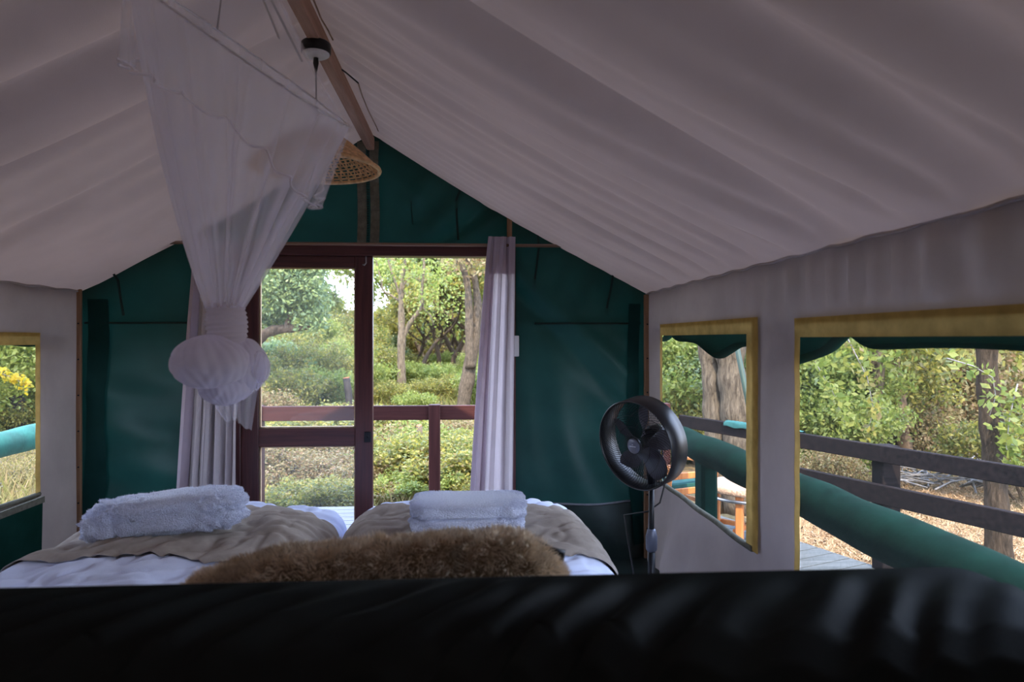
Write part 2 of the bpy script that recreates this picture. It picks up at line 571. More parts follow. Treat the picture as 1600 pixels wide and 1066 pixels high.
    def build(self, name, mat, parent=None, smooth_=False, base=None):
        return place(name, np.array(self.v), self.f, mat, parent, smooth_, base)

def grid_faces(nu, nv, off=0, wrap=False):
    """index quads of a grid of nu x nv points (nv fastest)"""
    i, j = np.meshgrid(np.arange(nu if wrap else nu - 1), np.arange(nv - 1), indexing='ij')
    i2 = (i + 1) % nu
    a = i * nv + j
    b = i2 * nv + j
    return (np.stack([a, b, b + 1, a + 1], -1).reshape(-1, 4) + off).astype(np.int32)

def fold(y, c, wd, amp):
    return amp * np.exp(-((y - c) / wd) ** 2)

def nz(x, y, z=0.0, s=1.0):
    return noise.noise(Vector((x * s, y * s, z * s)))

# ------------------------------------------------------------------ the tent shell
XL, XR, XC = -2.50, 1.22, -0.64
YB, YR = 4.58, -1.60
EAVE, RIDGE = 1.79, 2.845

def roof_z(x):
    x = np.asarray(x, float)
    return np.where(x > XC, RIDGE + (EAVE - RIDGE) * (x - XC) / (XR - XC), RIDGE + (EAVE - RIDGE) * (XC - x) / (XC - XL))

fl = MB().box(np.array((XL - .02, YR, -0.06)), np.array((XR + .02, YB, 0.0))).build('floor', M['pvc'])
tag(fl, 'dark groundsheet floor of the tent', 'floor', kind='structure')

ceil = thing('ceiling', (XC, 1.5, RIDGE), 'sagging taupe canvas tent roof with creases down both slopes', 'ceiling', kind='structure')
def roof_side(sgn):
    nu, nv = 420, 70
    Y = np.linspace(YR - .02, YB + .14, nu)[:, None] * np.ones((1, nv))
    v = np.linspace(0, 1.03, nv)[None, :] * np.ones((nu, 1))
    xe = XR if sgn > 0 else XL
    X = XC + (xe - XC) * v
    Z = RIDGE + (EAVE - RIDGE) * v
    d = 0.045 * np.sin(math.pi * np.clip(v, 0, 1))                                   # sag
    env = np.sin(math.pi * np.clip(v * 0.93 + 0.06, 0, 1)) ** 0.6
    low = np.clip(v, 0, 1) ** 2.2 * smooth((1.0 - v) / .10)
    env = np.maximum(env, 0)
    d0 = d.copy()
    if sgn > 0:
        d = d - fold(Y - 0.10 * v, 2.02, .085, .050) * env + fold(Y - 0.10 * v, 2.30, .20, .030) * env
        d = d - fold(Y, 1.44, .10, .060) * env + fold(Y, 1.70, .16, .022) * env - fold(Y, 1.12, .09, .05) * env
        d = d - fold(Y + .12 * v, 2.62, .06, .016) * env * (0.4 + 0.8 * v) - fold(Y, 2.90, .05, .010) * env
        d = d - fold(Y - .05 * v, 3.22, .05, .011) * (1 - v) - fold(Y, 3.55, .06, .010) * env
        for k, yc in enumerate((1.30, 1.58, 1.78, 2.22, 2.45, 2.75, 3.05, 3.3, 3.6, 3.9)):
            d = d - fold(Y + .05 * (1 - v) * (k % 3 - 1), yc, .035, .017) * low
        d = d + 0.0045 * np.clip(1 - v, 0, 1) ** 1.5 * np.sin(Y * 46 + 5 * v) * np.clip((Y - 1.5) / 1.0, 0, 1)
    else:
        d = d - fold(Y + .25 * v, 2.55, .075, .045) * env + fold(Y + .25 * v, 2.78, .16, .025) * env
        d = d - fold(Y + .30 * v, 2.95, .06, .030) * env - fold(Y + .1 * v, 2.12, .12, .050) * env
        d = d - fold(Y - .10 * v, 3.30, .06, .016) * env - fold(Y, 1.75, .10, .045) * env - fold(Y + .5 * v, 3.75, .10, .014) * env
        d = d + 0.004 * np.sin(Y * 31 + 3 * v) * (1 - v)
    d = (d0 + (d - d0) * 1.95) * smooth(v / .05)
    nx, nzc = (RIDGE - EAVE), abs(xe - XC)
    L = math.hypot(nx, nzc)
    nX, nZ = sgn * nx / L, nzc / L                                    # outward normal
    fade = smooth((YB + .14 - Y) / .25) * 0.6 + 0.4
    V = np.stack([X - nX * d * fade, Y, Z - nZ * d * fade], -1).reshape(-1, 3)
    F = grid_faces(nu, nv)
    o = place('roof_panel', V, F if sgn < 0 else F[:, ::-1], M['roof'], ceil)
    # seam rope along the eave
    ys = np.linspace(YR, YB, 90)
    MB().tube([(xe - sgn * .008, y, EAVE - .002 + .004 * math.sin(y * 23)) for y in ys], 0.006, 6).build('eave_seam', M['wallcloth'], ceil, True)
roof_side(1)
roof_side(-1)

# back gable (the door end)
DX0, DX1, DZ = at(366, 400, YB).x, 0.30, 2.085
wb = thing('wall_back', ((XL + XR) / 2, YB, 0), 'dark green canvas gable wall around the door', 'wall', kind='structure')
def gable_y(x, z):
    x, z = np.asarray(x, float), np.asarray(z, float)
    y = 0.016 * np.sin(x * 5.1 + z * 2.3) * np.sin(z * 2.6 + .4)
    y = y + 0.012 * np.sin((x * 1.3 + z) * 7.5) * np.clip((1.7 - z) / 1.2, 0, 1) * np.clip((x - .35) * 3, 0, 1)
    y = y + 0.014 * np.exp(-(((x + z * .9) - 1.95) / .07) ** 2) * (x > .3) - 0.012 * np.exp(-(((x + z * 1.1) - 2.45) / .08) ** 2) * (x > .3)
    y = y * 2.3
    rm = np.clip((x - .42) * 6, 0, 1) * np.clip((1.15 - x) * 6, 0, 1)
    y = y + .030 * np.sin((x * .80 + z * .50) * 17 + 1.6 * np.sin(z * 3.1)) * rm * np.clip((1.45 - z) * 2.5, 0, 1) * np.clip((z - .35) * 3, 0, 1)
    y = y + .010 * np.sin((x * 1.2 - z * .5) * 26 + 2 * np.sin(x * 2)) * rm * np.clip((z - 1.6) * 5, 0, 1)
    lm = np.clip((-1.6 - x) * 6, 0, 1)
    y = y + .007 * np.sin(z * 27 + 1.2 * np.sin(x * 3)) * lm * np.clip((1.5 - z) * 3, 0, 1)
    tm = np.clip((z - 2.1) * 6, 0, 1)
    y = y + .016 * np.sin((x * .9 - z * 1.1) * 17 + np.sin(x * 3)) * tm * np.clip((x + .5) * 5, 0, 1) + .010 * np.sin(z * 22 + x * 4) * tm * np.clip((-.8 - x) * 5, 0, 1)
    y = y + .022 * np.sin((x * 1.1 + z * 1.9) * 3.1 + 1.5 * np.sin(x * 2.7)) * np.clip((1.75 - z) * 2, .2, 1)
    y = y - 0.012 * np.exp(-((z - 1.585) / .02) ** 2)
    y = y * np.clip(np.minimum(x - XL, XR - x) / .10, 0, 1)
    y = y + 0.03 * np.exp(-(((x - .05) - (z - 2.3) * 1.4) / .09) ** 2) * (z > 2.05)
    y = y - 0.012 * np.exp(-(((x + .25) + (z - 2.35) * 1.1) / .06) ** 2) * (z > 2.05)
    return y
def gable(name, x0, x1, zb, ztop, mat, nu=60, nv=60):
    xs = np.linspace(x0, x1, nu)
    V = np.zeros((nu, nv, 3))
    for i, x in enumerate(xs):
        zt = float(roof_z(x)) - .005 if ztop is None else ztop
        zz = np.linspace(zb, zt, nv)
        V[i, :, 0] = x
        V[i, :, 2] = zz
        V[i, :, 1] = YB + gable_y(x, zz)
    return place(name, V.reshape(-1, 3), grid_faces(nu, nv), mat, wb)
LOW = 0.375
gable('canvas_panel', XL, DX0, LOW, None, M['green'])
gable('canvas_panel', DX1, XR, LOW, None, M['green'])
gable('canvas_panel', DX0, DX1, DZ, None, M['green'], 90, 50)
gable('groundsheet_skirt', XL, DX0, 0, LOW, M['pvc'], 30, 12)
gable('groundsheet_skirt', DX1, XR, 0, LOW, M['pvc'], 30, 12)
# darker doubled strips beside the corner battens
def strip(name, x0, x1, z0, z1, mat, off=.008, nv=40):
    nu = 6
    V = np.zeros((nu, nv, 3))
    for i, x in enumerate(np.linspace(x0, x1, nu)):
        zz = np.linspace(z0, z1, nv)
        xx = x + 0.02 * np.sin(zz * 3.0 + x)
        V[i, :, 0], V[i, :, 2], V[i, :, 1] = xx, zz, YB + gable_y(xx, zz) - off
    return place(name, V.reshape(-1, 3), grid_faces(nu, nv), mat, wb)
strip('doubled_edge', XL + .04, XL + .16, .10, 1.74, M['doubled'], off=.02)
strip('doubled_edge', XR - .13, XR - .05, .10, 1.72, M['doubled'], off=.02)
m = MB()
for (xa, xb) in ((XL + .03, DX0), (.45, XR - .05)):
    xs = np.linspace(xa, xb, 14)
    MB().tube([(x, YB + float(gable_y(x, 1.585)) - .006, 1.585) for x in xs], .008, 6).build('seam', M['strap'], wb, True)
    MB().tube([(x, YB + float(gable_y(x, LOW)) - .008, LOW) for x in xs], .008, 6).build('seam_tape', M['seam'], wb, True)
# tie straps hanging on the canvas
for pts in ([(174, 424), (184, 437), (189, 470), (193, 492)], [(840, 362), (842, 388), (838, 420), (834, 452)],
            [(958, 428), (955, 450), (950, 472), (947, 490)], [(722, 290), (713, 312), (714, 345), (716, 374)],
            [(642, 305), (643, 330), (645, 350)]):
    P = [at(a, b, YB - .018) for a, b in pts]
    wd = .014 if pts[0][0] != 642 else .006
    mm = MB()
    for a, b in zip(P[:-1], P[1:]):
        mm.beam(a, b + (b - a) * .04, wd, .004, up=(0, 1, 0))
    mm.build('tie_strap', M['strap'], wb)
# olive zip strip above the door
xs0, xs1 = at(559, 300, YB).x, at(593, 300, YB).x
cxz = (xs0 + xs1) / 2
for sgn in (-1, 1):
    nv = 60
    zz = np.linspace(DZ + .03, RIDGE - .06, nv)
    V = []
    for q in (0.012, 0.072):
        x = cxz + sgn * q + .004 * np.sin(zz * 9)
        V.append(np.stack([x, YB - .022 + gable_y(x, zz) - .004 * np.abs(np.sin(zz * 55)), zz], -1))
    V = np.array(V)
    o = place('webbing_strip', V.reshape(-1, 3), grid_faces(2, nv), M['olive'], wb)
    o['label'] = 'olive webbing edging of the zip'
mm = MB()
for z in np.arange(DZ + .04, RIDGE - .1, .016):
    mm.box(np.array((cxz - .007, YB - .032, z)), np.array((cxz + .007, YB - .020, z + .009)))
mm.build('zip', M['strap'], wb)

# side walls with window openings
def side_wall(name, xw, sgn, holes, label):
    ys = set(np.linspace(YR, YB, 190)); zs = set(np.linspace(0, EAVE, 60))
    for (a, b, c, d) in holes:
        ys |= {a, b}; zs |= {c, d}
    ys, zs = np.array(sorted(ys)), np.array(sorted(zs))
    Yg, Zg = np.meshgrid(ys, zs, indexing='ij')
    top = np.clip((Zg - 1.56) / .23, 0, 1)
    ed = np.sin(math.pi * np.clip((Zg - 1.55) / .24, 0, 1))
    dx = 0.022 * ed * np.sin(Yg * 44 + 2 * np.sin(Yg * 6)) * np.clip((3.4 - Yg) / 1.2, .15, 1) + 0.006 * np.sin(Yg * 9 + Zg * 5)
    below = np.clip((0.56 - Zg) / .5, 0, 1)
    dx = dx - below * (0.07 + 0.05 * np.sin(Yg * 5.2 + 1.0) + 0.025 * np.sin(Yg * 13 + Zg * 6)) * np.sin(np.clip(below, 0, 1) * math.pi * .75) * (1.0 if sgn > 0 else .25)
    dx = dx * np.clip((YB - Yg) / .15, 0, 1) + 0.012 * np.exp(-(((Yg - 4.28) * 1.6 + (Zg - 1.0) * .35) / .05) ** 2) * (sgn < 0)
    for (a, b, c, d) in holes:
        dist = np.maximum(np.maximum(a - Yg, Yg - b), np.maximum(c - Zg, Zg - d))
        dx = dx * np.clip((dist - .01) / .09, 0, 1)
    V = np.stack([xw + sgn * dx, Yg, Zg], -1).reshape(-1, 3)
    F = grid_faces(len(ys), len(zs))
    cy, cz = V[F].mean(1)[:, 1], V[F].mean(1)[:, 2]
    keep = np.ones(len(F), bool)
    for (a, b, c, d) in holes:
        keep &= ~((cy > a) & (cy < b) & (cz > c) & (cz < d))
    o = place(name, V, F[keep], M['wallcloth'], None, True, base=(xw, 1.5, 0))
    return tag(o, label, 'wall', kind='structure')
W1 = (2.83, 4.22, 0.58, 1.56)
W2 = (0.85, 2.45, 0.55, 1.545)
W3 = (2.60, 4.14, 0.575, 1.505)
side_wall('wall_right', XR, 1, [W1, W2], 'taupe canvas side wall with two screened windows beside the fan')
side_wall('wall_left', XL, -1, [W3], 'taupe canvas side wall with one screened window left of the beds')
o = place('wall_rear', [(XL, YR, 0), (XR, YR, 0), (XR, YR, EAVE), (XC, YR, RIDGE), (XL, YR, EAVE)], [(0, 1, 2, 3, 4)], M['wallcloth'], None, False)
tag(o, 'taupe canvas end wall behind the headboard', 'wall', kind='structure')

def window(n, xw, sgn, W, label, flap):
    a, b, c, d = W
    t = thing('window_%d' % n, (xw, (a + b) / 2, c), label, 'window', kind='structure')
    tw = .058
    x0, x1 = xw - .006, xw + .006
    def tr(ya, yb, za, zb):
        nu = max(2, int((yb - ya) / .04)); nv = max(2, int((zb - za) / .04))
        Yg, Zg = np.meshgrid(np.linspace(ya, yb, nu + 1), np.linspace(za, zb, nv + 1), indexing='ij')
        X = xw - sgn * (.014 + .0015 * np.sin(Yg * 40) + .001 * np.sin(Zg * 33))
        place('trim', np.stack([X, Yg, Zg], -1).reshape(-1, 3), grid_faces(nu + 1, nv + 1), M['khaki'], t)
    tr(a - .055, b + .006, d - tw, d + .012)
    tr(a - .055, a + .060, c + .0, d - tw)
    tr(b - .040, b + .006, c + .0, d - tw)
    # dark lower hem
    nyy = 60
    yy = np.linspace(a, b, nyy)
    MB().tube([(xw - sgn * .012, y, c + .006 + .003 * math.sin(y * 12)) for y in yy], .014, 6).build('hem', M['olive'], t, True)
    MB().box(np.array((xw - .0008, a + .02, c + .01)), np.array((xw + .0008, b - .02, d - .03))).build('insect_screen', M['screen'], t)
    # rolled-up outer flap
    nu, nv = 70, 14
    V = np.zeros((nu, nv, 3))
    for i, y in enumerate(np.linspace(a - .03, b + .26, nu)):
        q = (y - a) / (b - a)
        h = flap(q)
        for j in range(nv):
            p = j / (nv - 1) * math.pi * 1.25
            V[i, j] = (xw + sgn * (.05 + .045 * math.sin(p)), y, d + .02 - (h + .02) * (1 - math.cos(p)) / 1.8)
    place('rolled_flap', V.reshape(-1, 3), grid_faces(nu, nv), M['greendark'], t)
    return t
def flap1(q):
    return .085 + .075 * math.exp(-((q - .40) / .17) ** 2) - .05 * math.exp(-((q - .97) / .06) ** 2) + .02 * math.exp(-((q - .05) / .1) ** 2)
def flap2(q):
    return .085 - .045 * math.exp(-((q - .84) / .05) ** 2) + .04 * max(0, q - .88) / .12 + .006 * math.sin(q * 9)
w1 = window(1, XR, 1, W1, 'screened tent window behind the standing fan with khaki trim', flap1)
w2 = window(2, XR, 1, W2, 'large screened tent window at the right edge with khaki trim', flap2)
w3 = window(3, XL, -1, W3, 'screened tent window at the left edge with khaki trim', lambda q: .05 + .012 * math.sin(q * 14))
# dark lower flap under the left window
Yg, Zg = np.meshgrid(np.linspace(2.4, 4.11, 40), np.linspace(.02, .55, 12), indexing='ij')
place('lower_pocket', np.stack([XL + .05 + .03 * np.sin(Yg * 4) * (.55 - Zg) + .0 * Yg, Yg, Zg], -1).reshape(-1, 3), grid_faces(40, 12), M['greendark'], w3)
MB().beam((XL + .055, 2.4, .555), (XL + .055, 4.11, .555), .012, .035).build('pocket_tape', M['olive'], w3)

# corner battens
def batten(name, px, z0, z1, label, nails=True, Y=YB - .03, wd=.034):
    x = at(px, 500, Y).x
    t = thing(name, (x, Y, z0), label, 'batten', kind='structure')
    MB().box(np.array((x - wd / 2, Y - .012, z0)), np.array((x + wd / 2, Y + .012, z1)), ch=.003).build('slat', M['batten'], t)
    if nails:
        for z in np.arange(z0 + .2, z1 - .03, .23):
            MB().lathe([(.0, -.016), (.005, -.015), (.006, -.012)], (x + .004, Y, z), (0, 1, 0), 8).build('nail', M['black'], t)
batten('trim_1', 123, 0.0, 1.80, 'pale wooden corner batten left of the dark green wall')
batten('trim_2', 1010, 0.0, 1.78, 'wooden corner batten right of the dark green wall')
batten('trim_3', 796, 1.95, 2.31, 'short wooden batten above the right curtain', nails=False)

# ridge beam
o = MB().box(np.array((XC - .026, YR, 2.725)), np.array((XC + .026, YB - .03, 2.81)), ch=.006).build('ridge_beam', M['ridge'])
tag(o, 'long wooden ridge beam under the tent roof', 'beam')

# ------------------------------------------------------------------ door
YD = YB + .02
def dx(px): return at(px, 500, YD).x
def dz(py, px=500): return at(px, py, YD).z
door = thing('door_1', (dx(480), YD, 0), 'reddish brown wooden glazed sliding door standing half open', 'door', kind='structure')
fr = MB()
MB().box(np.array((DX0 - .01, YD - .05, 2.03)), np.array((DX1 + .02, YD + .07, 2.10)), ch=.005).build('head_frame', M['mahogx'], door)
MB().box(np.array((DX0 - .01, YD - .04, 0)), np.array((DX0 + .045, YD + .07, 2.03)), ch=.004).build('jamb', M['mahogz'], door)
MB().box(np.array((DX1 - .04, YD - .04, 0)), np.array((DX1 + .02, YD + .07, 2.03)), ch=.004).build('jamb', M['mahogz'], door)
MB().box(np.array((DX0, YD - .05, 0)), np.array((DX1, YD + .07, .02)), ch=.004).build('threshold', M['mahogx'], door)
lf = thing('door_leaf', (dx(480), YD, 0))
lf.parent = door
lf.location = (0, 0, 0)
ORIGIN[lf.name] = ORIGIN[door.name]
LX0, LX1 = DX0 + .045, dx(583)
gx0, gx1 = dx(405), dx(555.5)
zt, za, zb_, zc = 2.03, dz(418), dz(669), dz(697)
yb0, yb1 = YD - .022, YD + .022
MB().box(np.array((LX0, yb0, .02)), np.array((gx0, yb1, zt)), ch=.004).build('stile', M['mahogz'], lf)
MB().box(np.array((gx1, yb0, .02)), np.array((LX1, yb1, zt)), ch=.004).build('stile', M['mahogz'], lf)
MB().box(np.array((gx0, yb0 + .002, za)), np.array((gx1, yb1 - .002, zt)), ch=.004).build('top_rail', M['mahogx'], lf)
MB().box(np.array((gx0, yb0 + .002, zc)), np.array((gx1, yb1 - .002, zb_)), ch=.004).build('middle_rail', M['mahogx'], lf)
MB().box(np.array((gx0, yb0 + .002, .02)), np.array((gx1, yb1 - .002, .20)), ch=.004).build('bottom_rail', M['mahogx'], lf)
for (z0, z1) in ((zb_, za), (.20, zc)):
    MB().box(np.array((gx0, YD - .002, z0)), np.array((gx1, YD + .002, z1))).build('pane', M['glass'], lf)
    b_ = MB()
    q = .010
    for (x0, x1, c0, c1) in ((gx0, gx0 + q, z0, z1), (gx1 - q, gx1, z0, z1), (gx0, gx1, z0, z0 + q), (gx0, gx1, z1 - q, z1)):
        b_.box(np.array((x0, YD + .003, c0)), np.array((x1, YD + .020, c1)))
    b_.build('glazing_bead', M['bead'], lf)
p = at(572, 404, YD - .026)
MB().tube([p + Vector((0, 0, .02)), p, p + Vector((0, 0, -.03)), p + Vector((-.012, 0, -.045)), p + Vector((-.022, 0, -.04))], .005, 8).build('bolt', M['steel'], lf, True)
p = at(574.5, 683, YD - .026)
MB().box(np.array(p) - (.022, .006, .035), np.array(p) + (.022, .004, .035), ch=.004).build('lock_plate', M['black'], lf)
MB().box(np.array(p) - (.006, .014, .008), np.array(p) + (.010, .0, .008), ch=.003).build('lock_latch', M['black'], lf)

# ------------------------------------------------------------------ curtains
ry, rz_ = YB - .085, at(500, 381, YB - .085).z
rod = thing('curtain_rod', (XC, ry, rz_), 'thin brown rod running across the gable above the door', 'rod')
MB().tube([(at(247, 380, ry).x, ry, rz_), (at(884, 380, ry).x, ry, rz_)], .011, 12).build('pole', M['rod'], rod, True)
for x in (at(252, 380, ry).x, XC + .05, at(878, 380, ry).x):
    MB().tube([(x, ry, rz_), (x, YB - .005, rz_ + .004)], .006, 8).build('bracket', M['black'], rod, True)
def curtain(name, tl, tr_, bl, br, ytop, ybot_z, folds, mat, label, seed, Y=YB - .10, edge=None):
    nu, nv = 150, 44
    t = thing(name, (at((bl + br) / 2, 700, Y).x, Y, ybot_z), label, 'curtain')
    ztop = at((tl + tr_) / 2, ytop, Y).z
    V = np.zeros((nu, nv, 3))
    for j in range(nv):
        f = j / (nv - 1)
        z = lerp(ztop, ybot_z, f)
        xa, xb = lerp(at(tl, 500, Y).x, at(bl, 500, Y).x, f ** .85), lerp(at(tr_, 500, Y).x, at(br, 500, Y).x, f ** .85)
        for i in range(nu):
            q = i / (nu - 1)
            qq = q + .018 * math.sin(q * 9 + f * 3 + seed) * f
            ph = folds * 2 * math.pi * qq + seed
            amp = .022 + .016 * f
            if f < .10: amp *= .7 + 3 * f
            wob = .55 * math.sin(ph + .9 * math.sin(q * 5 + seed)) + .40 * math.sin(ph * .57 + 2.1 + .8 * f) + .22 * math.sin(ph * 1.73 + 1.3 + 2 * f)
            V[i, j] = (lerp(xa, xb, q) + .006 * math.sin(ph * 2 + f * 2), Y + amp * wob, z)
    body = place('drape', V.reshape(-1, 3), grid_faces(nu, nv), mat, t)
    hd = V[:, :6].copy(); hd[:, :, 1] -= .004
    place('heading_tape', hd.reshape(-1, 3), grid_faces(nu, 6), M['curtain'], t)
    if edge:
        k0, k1 = edge
        E = V[k0:k1].copy(); E[:, :, 1] -= .005
        o = place('side_band', E.reshape(-1, 3), grid_faces(k1 - k0, nv), M['curtain'], t)
        o['label'] = 'pinkish mauve side band of the curtain'
    return t
curtain('curtain', 762, 804, 728, 800, 370, .05, 4.5, M['sheer'], 'mauve curtain drawn to the right side of the doorway', .6, edge=(0, 48))
curtain('curtain', 306, 374, 270, 370, 379, .05, 5.5, M['sheer'], 'pale lilac curtain left of the door behind the knotted net', 1.9, edge=(0, 26))

# light switch
p = at(804, 541, YB - .02)
sw = thing('light_switch', tuple(p), 'white light switch plate on the green wall beside the right curtain', 'switch')
MB().box(np.array(p) - (.03, .006, .07), np.array(p) + (.03, .012, .07), ch=.006).build('plate', M['white'], sw)
MB().box(np.array(p) - (.008, .013, .018), np.array(p) + (.008, .0, .018), ch=.003).build('rocker', M['white'], sw)

# ------------------------------------------------------------------ beds
def bed(x0, x1, label, cat='bed'):
    y0, y1 = 1.40, 3.66
    t = thing('bed', ((x0 + x1) / 2, (y0 + y1) / 2, 0), label, cat)
    MB().box(np.array((x0 + .06, y0, .10)), np.array((x1 - .06, y1 - .06, .30)), ch=.01).build('bed_base', M['mahogx'], t)
    for x in (x0 + .12, x1 - .12):
        for y in (y0 + .08, y1 - .16):
            MB().box(np.array((x - .035, y - .035, 0)), np.array((x + .035, y + .035, .10)), ch=.005).build('leg', M['mahogz'], t)
    MB().box(np.array((x0 + .06, y0, .30)), np.array((x1 - .06, y1 - .06, .54)), ch=.05).build('mattress', M['mattress'], t)
    return t
BL, BR = (-1.80, -.645), (-.585, .60)
bed(*BL, 'left one of the two single beds, with white bedding')
bed(*BR, 'right one of the two single beds, nearer the fan, with white bedding')

def bedcloth(name, x0, x1, y0, y1, q0, q1, z0, off, mat, label, cat, seed, over=(.30, .30), nu=160, nv=170, wr=1.6, far_round=True, parent=None):
    """cloth laid over a rounded mattress; q0..q1 is the stretch of its length that is covered"""
    R = .19
    cx, hw = (x0 + x1) / 2, (x1 - x0) / 2
    def prof(s):                       # s: arc length from the centre across; returns offset, drop
        a = abs(s); f = hw - R
        if a < f: x, d = a, 0.018 * (a / f) ** 2
        elif a < f + R * math.pi / 2:
            th = (a - f) / R
            x, d = f + R * math.sin(th), .018 + R * (1 - math.cos(th))
        else: x, d = hw, .018 + R + (a - f - R * math.pi / 2)
        return math.copysign(x, s), d
    def profy(s):                      # along the bed from its head
        f = y1 - R
        if s < f: return s, 0.0
        th = (s - f) / R
        if th < math.pi / 2: return f + R * math.sin(th), R * (1 - math.cos(th))
        return y1, R + (s - f - R * math.pi / 2)
    half = hw - R + R * math.pi / 2
    V = np.zeros((nu, nv, 3))
    for i in range(nu):
        s = lerp(-(half + over[0]), half + over[1], i / (nu - 1))
        xx, dxp = prof(s)
        for j in range(nv):
            yy, dyp = profy(lerp(q0, q1, j / (nv - 1)))
            if parent == 'runner':
                yy += .03 * nz(s * 2.2, seed, j / nv) + .015 * math.sin(s * 5 + seed)
            dome = .035 * math.exp(-((yy - (y1 - .75)) / .6) ** 2)
            drop = (dxp ** 2.6 + dyp ** 2.6) ** (1 / 2.6)
            wv = .014 * wr * nz(xx * 2.4 + seed, yy * 2.0, 1.3) + .010 * wr * nz(xx * 3 + yy * 4 + seed, yy * 1.6 - xx * 5, 4.1)
            wv += .006 * wr * math.sin(9 * (xx + .6 * yy) + 3 * nz(xx * 2, yy * 2, seed)) * (1 if dxp < .3 else .4)
            q1_, q2_ = nz(xx * 5 + seed, yy * 9 - xx * 4, 2.2), nz(xx * 11 - yy * 5, yy * 6 + xx * 3 + seed, 6.2)
            wv -= .016 * wr / 1.6 * max(0, .22 - abs(q1_)) / .22 + .009 * wr / 1.6 * max(0, .25 - abs(q2_)) / .25
            z = z0 + .006 + dome - drop + wv + off
            n_ = off + .012 * math.sin(yy * 13 + seed) * min(1, dxp / .15)
            V[i, j] = (cx + xx + math.copysign(n_, xx) * min(1, dxp / .1), yy + off * min(1, dyp / .1), max(z, .045))
    return tag(place(name, V.reshape(-1, 3), grid_faces(nu, nv), mat), label, cat)
ZB = .625
bedcloth('duvet', *BL, 1.40, 3.74, 1.40, 4.02, ZB, 0, M['linen'], 'white duvet smoothed over the left bed', 'duvet', 2.0, over=(.30, .02))
bedcloth('duvet', *BR, 1.40, 3.74, 1.40, 4.02, ZB + .005, 0, M['linen'], 'white duvet smoothed over the right bed', 'duvet', 9.0, over=(.02, .30))
bedcloth('bed_runner', *BL, 1.40, 3.74, 2.66, 3.44, ZB, .012, M['runner'], 'beige throw laid across the left bed under the rolled towel', 'throw', 2.0, over=(.26, -.03), nv=60, parent='runner')
bedcloth('bed_runner', *BR, 1.40, 3.74, 2.66, 3.46, ZB + .005, .012, M['runner'], 'beige throw laid across the right bed under the folded towel', 'throw', 9.0, over=(-.03, .26), nv=60, parent='runner')


def fuzz(V, wrap, NH, lmin, lmax, wd_, mat, parent, name, seed, curl=.5, clump=40, centre=None, sag=0.0):
    """short fibres standing on a grid surface"""
    r = np.random.default_rng(seed)
    nu, nv = V.shape[:2]
    if wrap:
        V = np.concatenate([V, V[:1]], 0); nu += 1
    ii = r.uniform(0, nu - 1.001, NH); jj = r.uniform(0, nv - 1.001, NH)
    i0, j0 = ii.astype(int), jj.astype(int)
    fi, fj = (ii - i0)[:, None], (jj - j0)[:, None]
    P = V[i0, j0] * (1 - fi) * (1 - fj) + V[i0 + 1, j0] * fi * (1 - fj) + V[i0, j0 + 1] * (1 - fi) * fj + V[i0 + 1, j0 + 1] * fi * fj
    nn = np.cross(V[i0 + 1, j0] - V[i0, j0], V[i0, j0 + 1] - V[i0, j0])
    nn /= np.linalg.norm(nn, axis=1)[:, None] + 1e-9
    c = V.reshape(-1, 3).mean(0) if centre is None else np.array(centre)
    nn *= np.where(((P - c) * np.array((.3, 1, 1)) * nn).sum(1) < 0, -1.0, 1.0)[:, None]
    cl = np.array([noise.noise_vector(Vector((p[0] * clump, p[1] * clump, p[2] * clump))) for p in P])
    d = nn + cl * curl + r.normal(0, .22, (NH, 3)) + np.array((0, 0, -sag))
    d /= np.linalg.norm(d, axis=1)[:, None]
    L = r.uniform(lmin, lmax, NH)[:, None]
    sv = np.cross(d, r.normal(size=(NH, 3))); sv /= np.linalg.norm(sv, axis=1)[:, None] + 1e-9
    mid = P + d * L * .6
    T = P + d * L + cl * L * .35 * curl
    VV = np.stack([P - sv * wd_, P + sv * wd_, mid + sv * wd_ * .8, T, mid - sv * wd_ * .8], 1).reshape(-1, 3)
    o = place(name, VV, np.arange(NH * 5).reshape(-1, 5), mat, parent)
    o['kind'] = 'stuff'
    return o

# towels
def soft_block(c, size, rotz, n=3.2, seed=0, nu=90, nv=60, amp=.004, bands=(), roll=False):
    V = np.zeros((nu, nv, 3))
    def sp(a, e): return math.copysign(abs(a) ** e, a)
    for i in range(nu):
        u = -math.pi + 2 * math.pi * i / nu
        for j in range(nv):
            v = -math.pi / 2 + math.pi * j / (nv - 1)
            x = sp(math.sin(v), 2 / (n + 1.5))
            y = sp(math.cos(v), 2 / (n + 1.5)) * sp(math.cos(u), 2 / n)
            z = sp(math.cos(v), 2 / (n + 1.5)) * sp(math.sin(u), 2 / n)
            p = np.array((x * size[0], y * size[1], z * size[2])) / 2
            k = 1 + amp / size[2] * 2 * noise.fractal(Vector((p[0] * 25 + seed, p[1] * 25, p[2] * 25)), 1, 2, 3)
            for (bx, bw) in bands:
                k -= .035 * math.exp(-((p[0] - bx) / bw) ** 2) * (1 + math.cos((p[0] - bx) / bw * 9)) * .5
            V[i, j] = p * k
    ca, sa = math.cos(rotz), math.sin(rotz)
    Vr = V.reshape(-1, 3)
    W = np.stack([Vr[:, 0] * ca - Vr[:, 1] * sa, Vr[:, 0] * sa + Vr[:, 1] * ca, Vr[:, 2]], -1) + np.array(c)
    return W, grid_faces(nu, nv, wrap=True)
pc = at(262, 822, 2.98)
tw = thing('bath_towel', (pc.x, 2.98, .665), 'plump white terry towel rolled up on the left bed', 'towel')
V, F = soft_block((pc.x, 2.98, .748), (.60, .29, .165), .10, 3.0, 3, amp=.010, bands=((-.10, .03),))
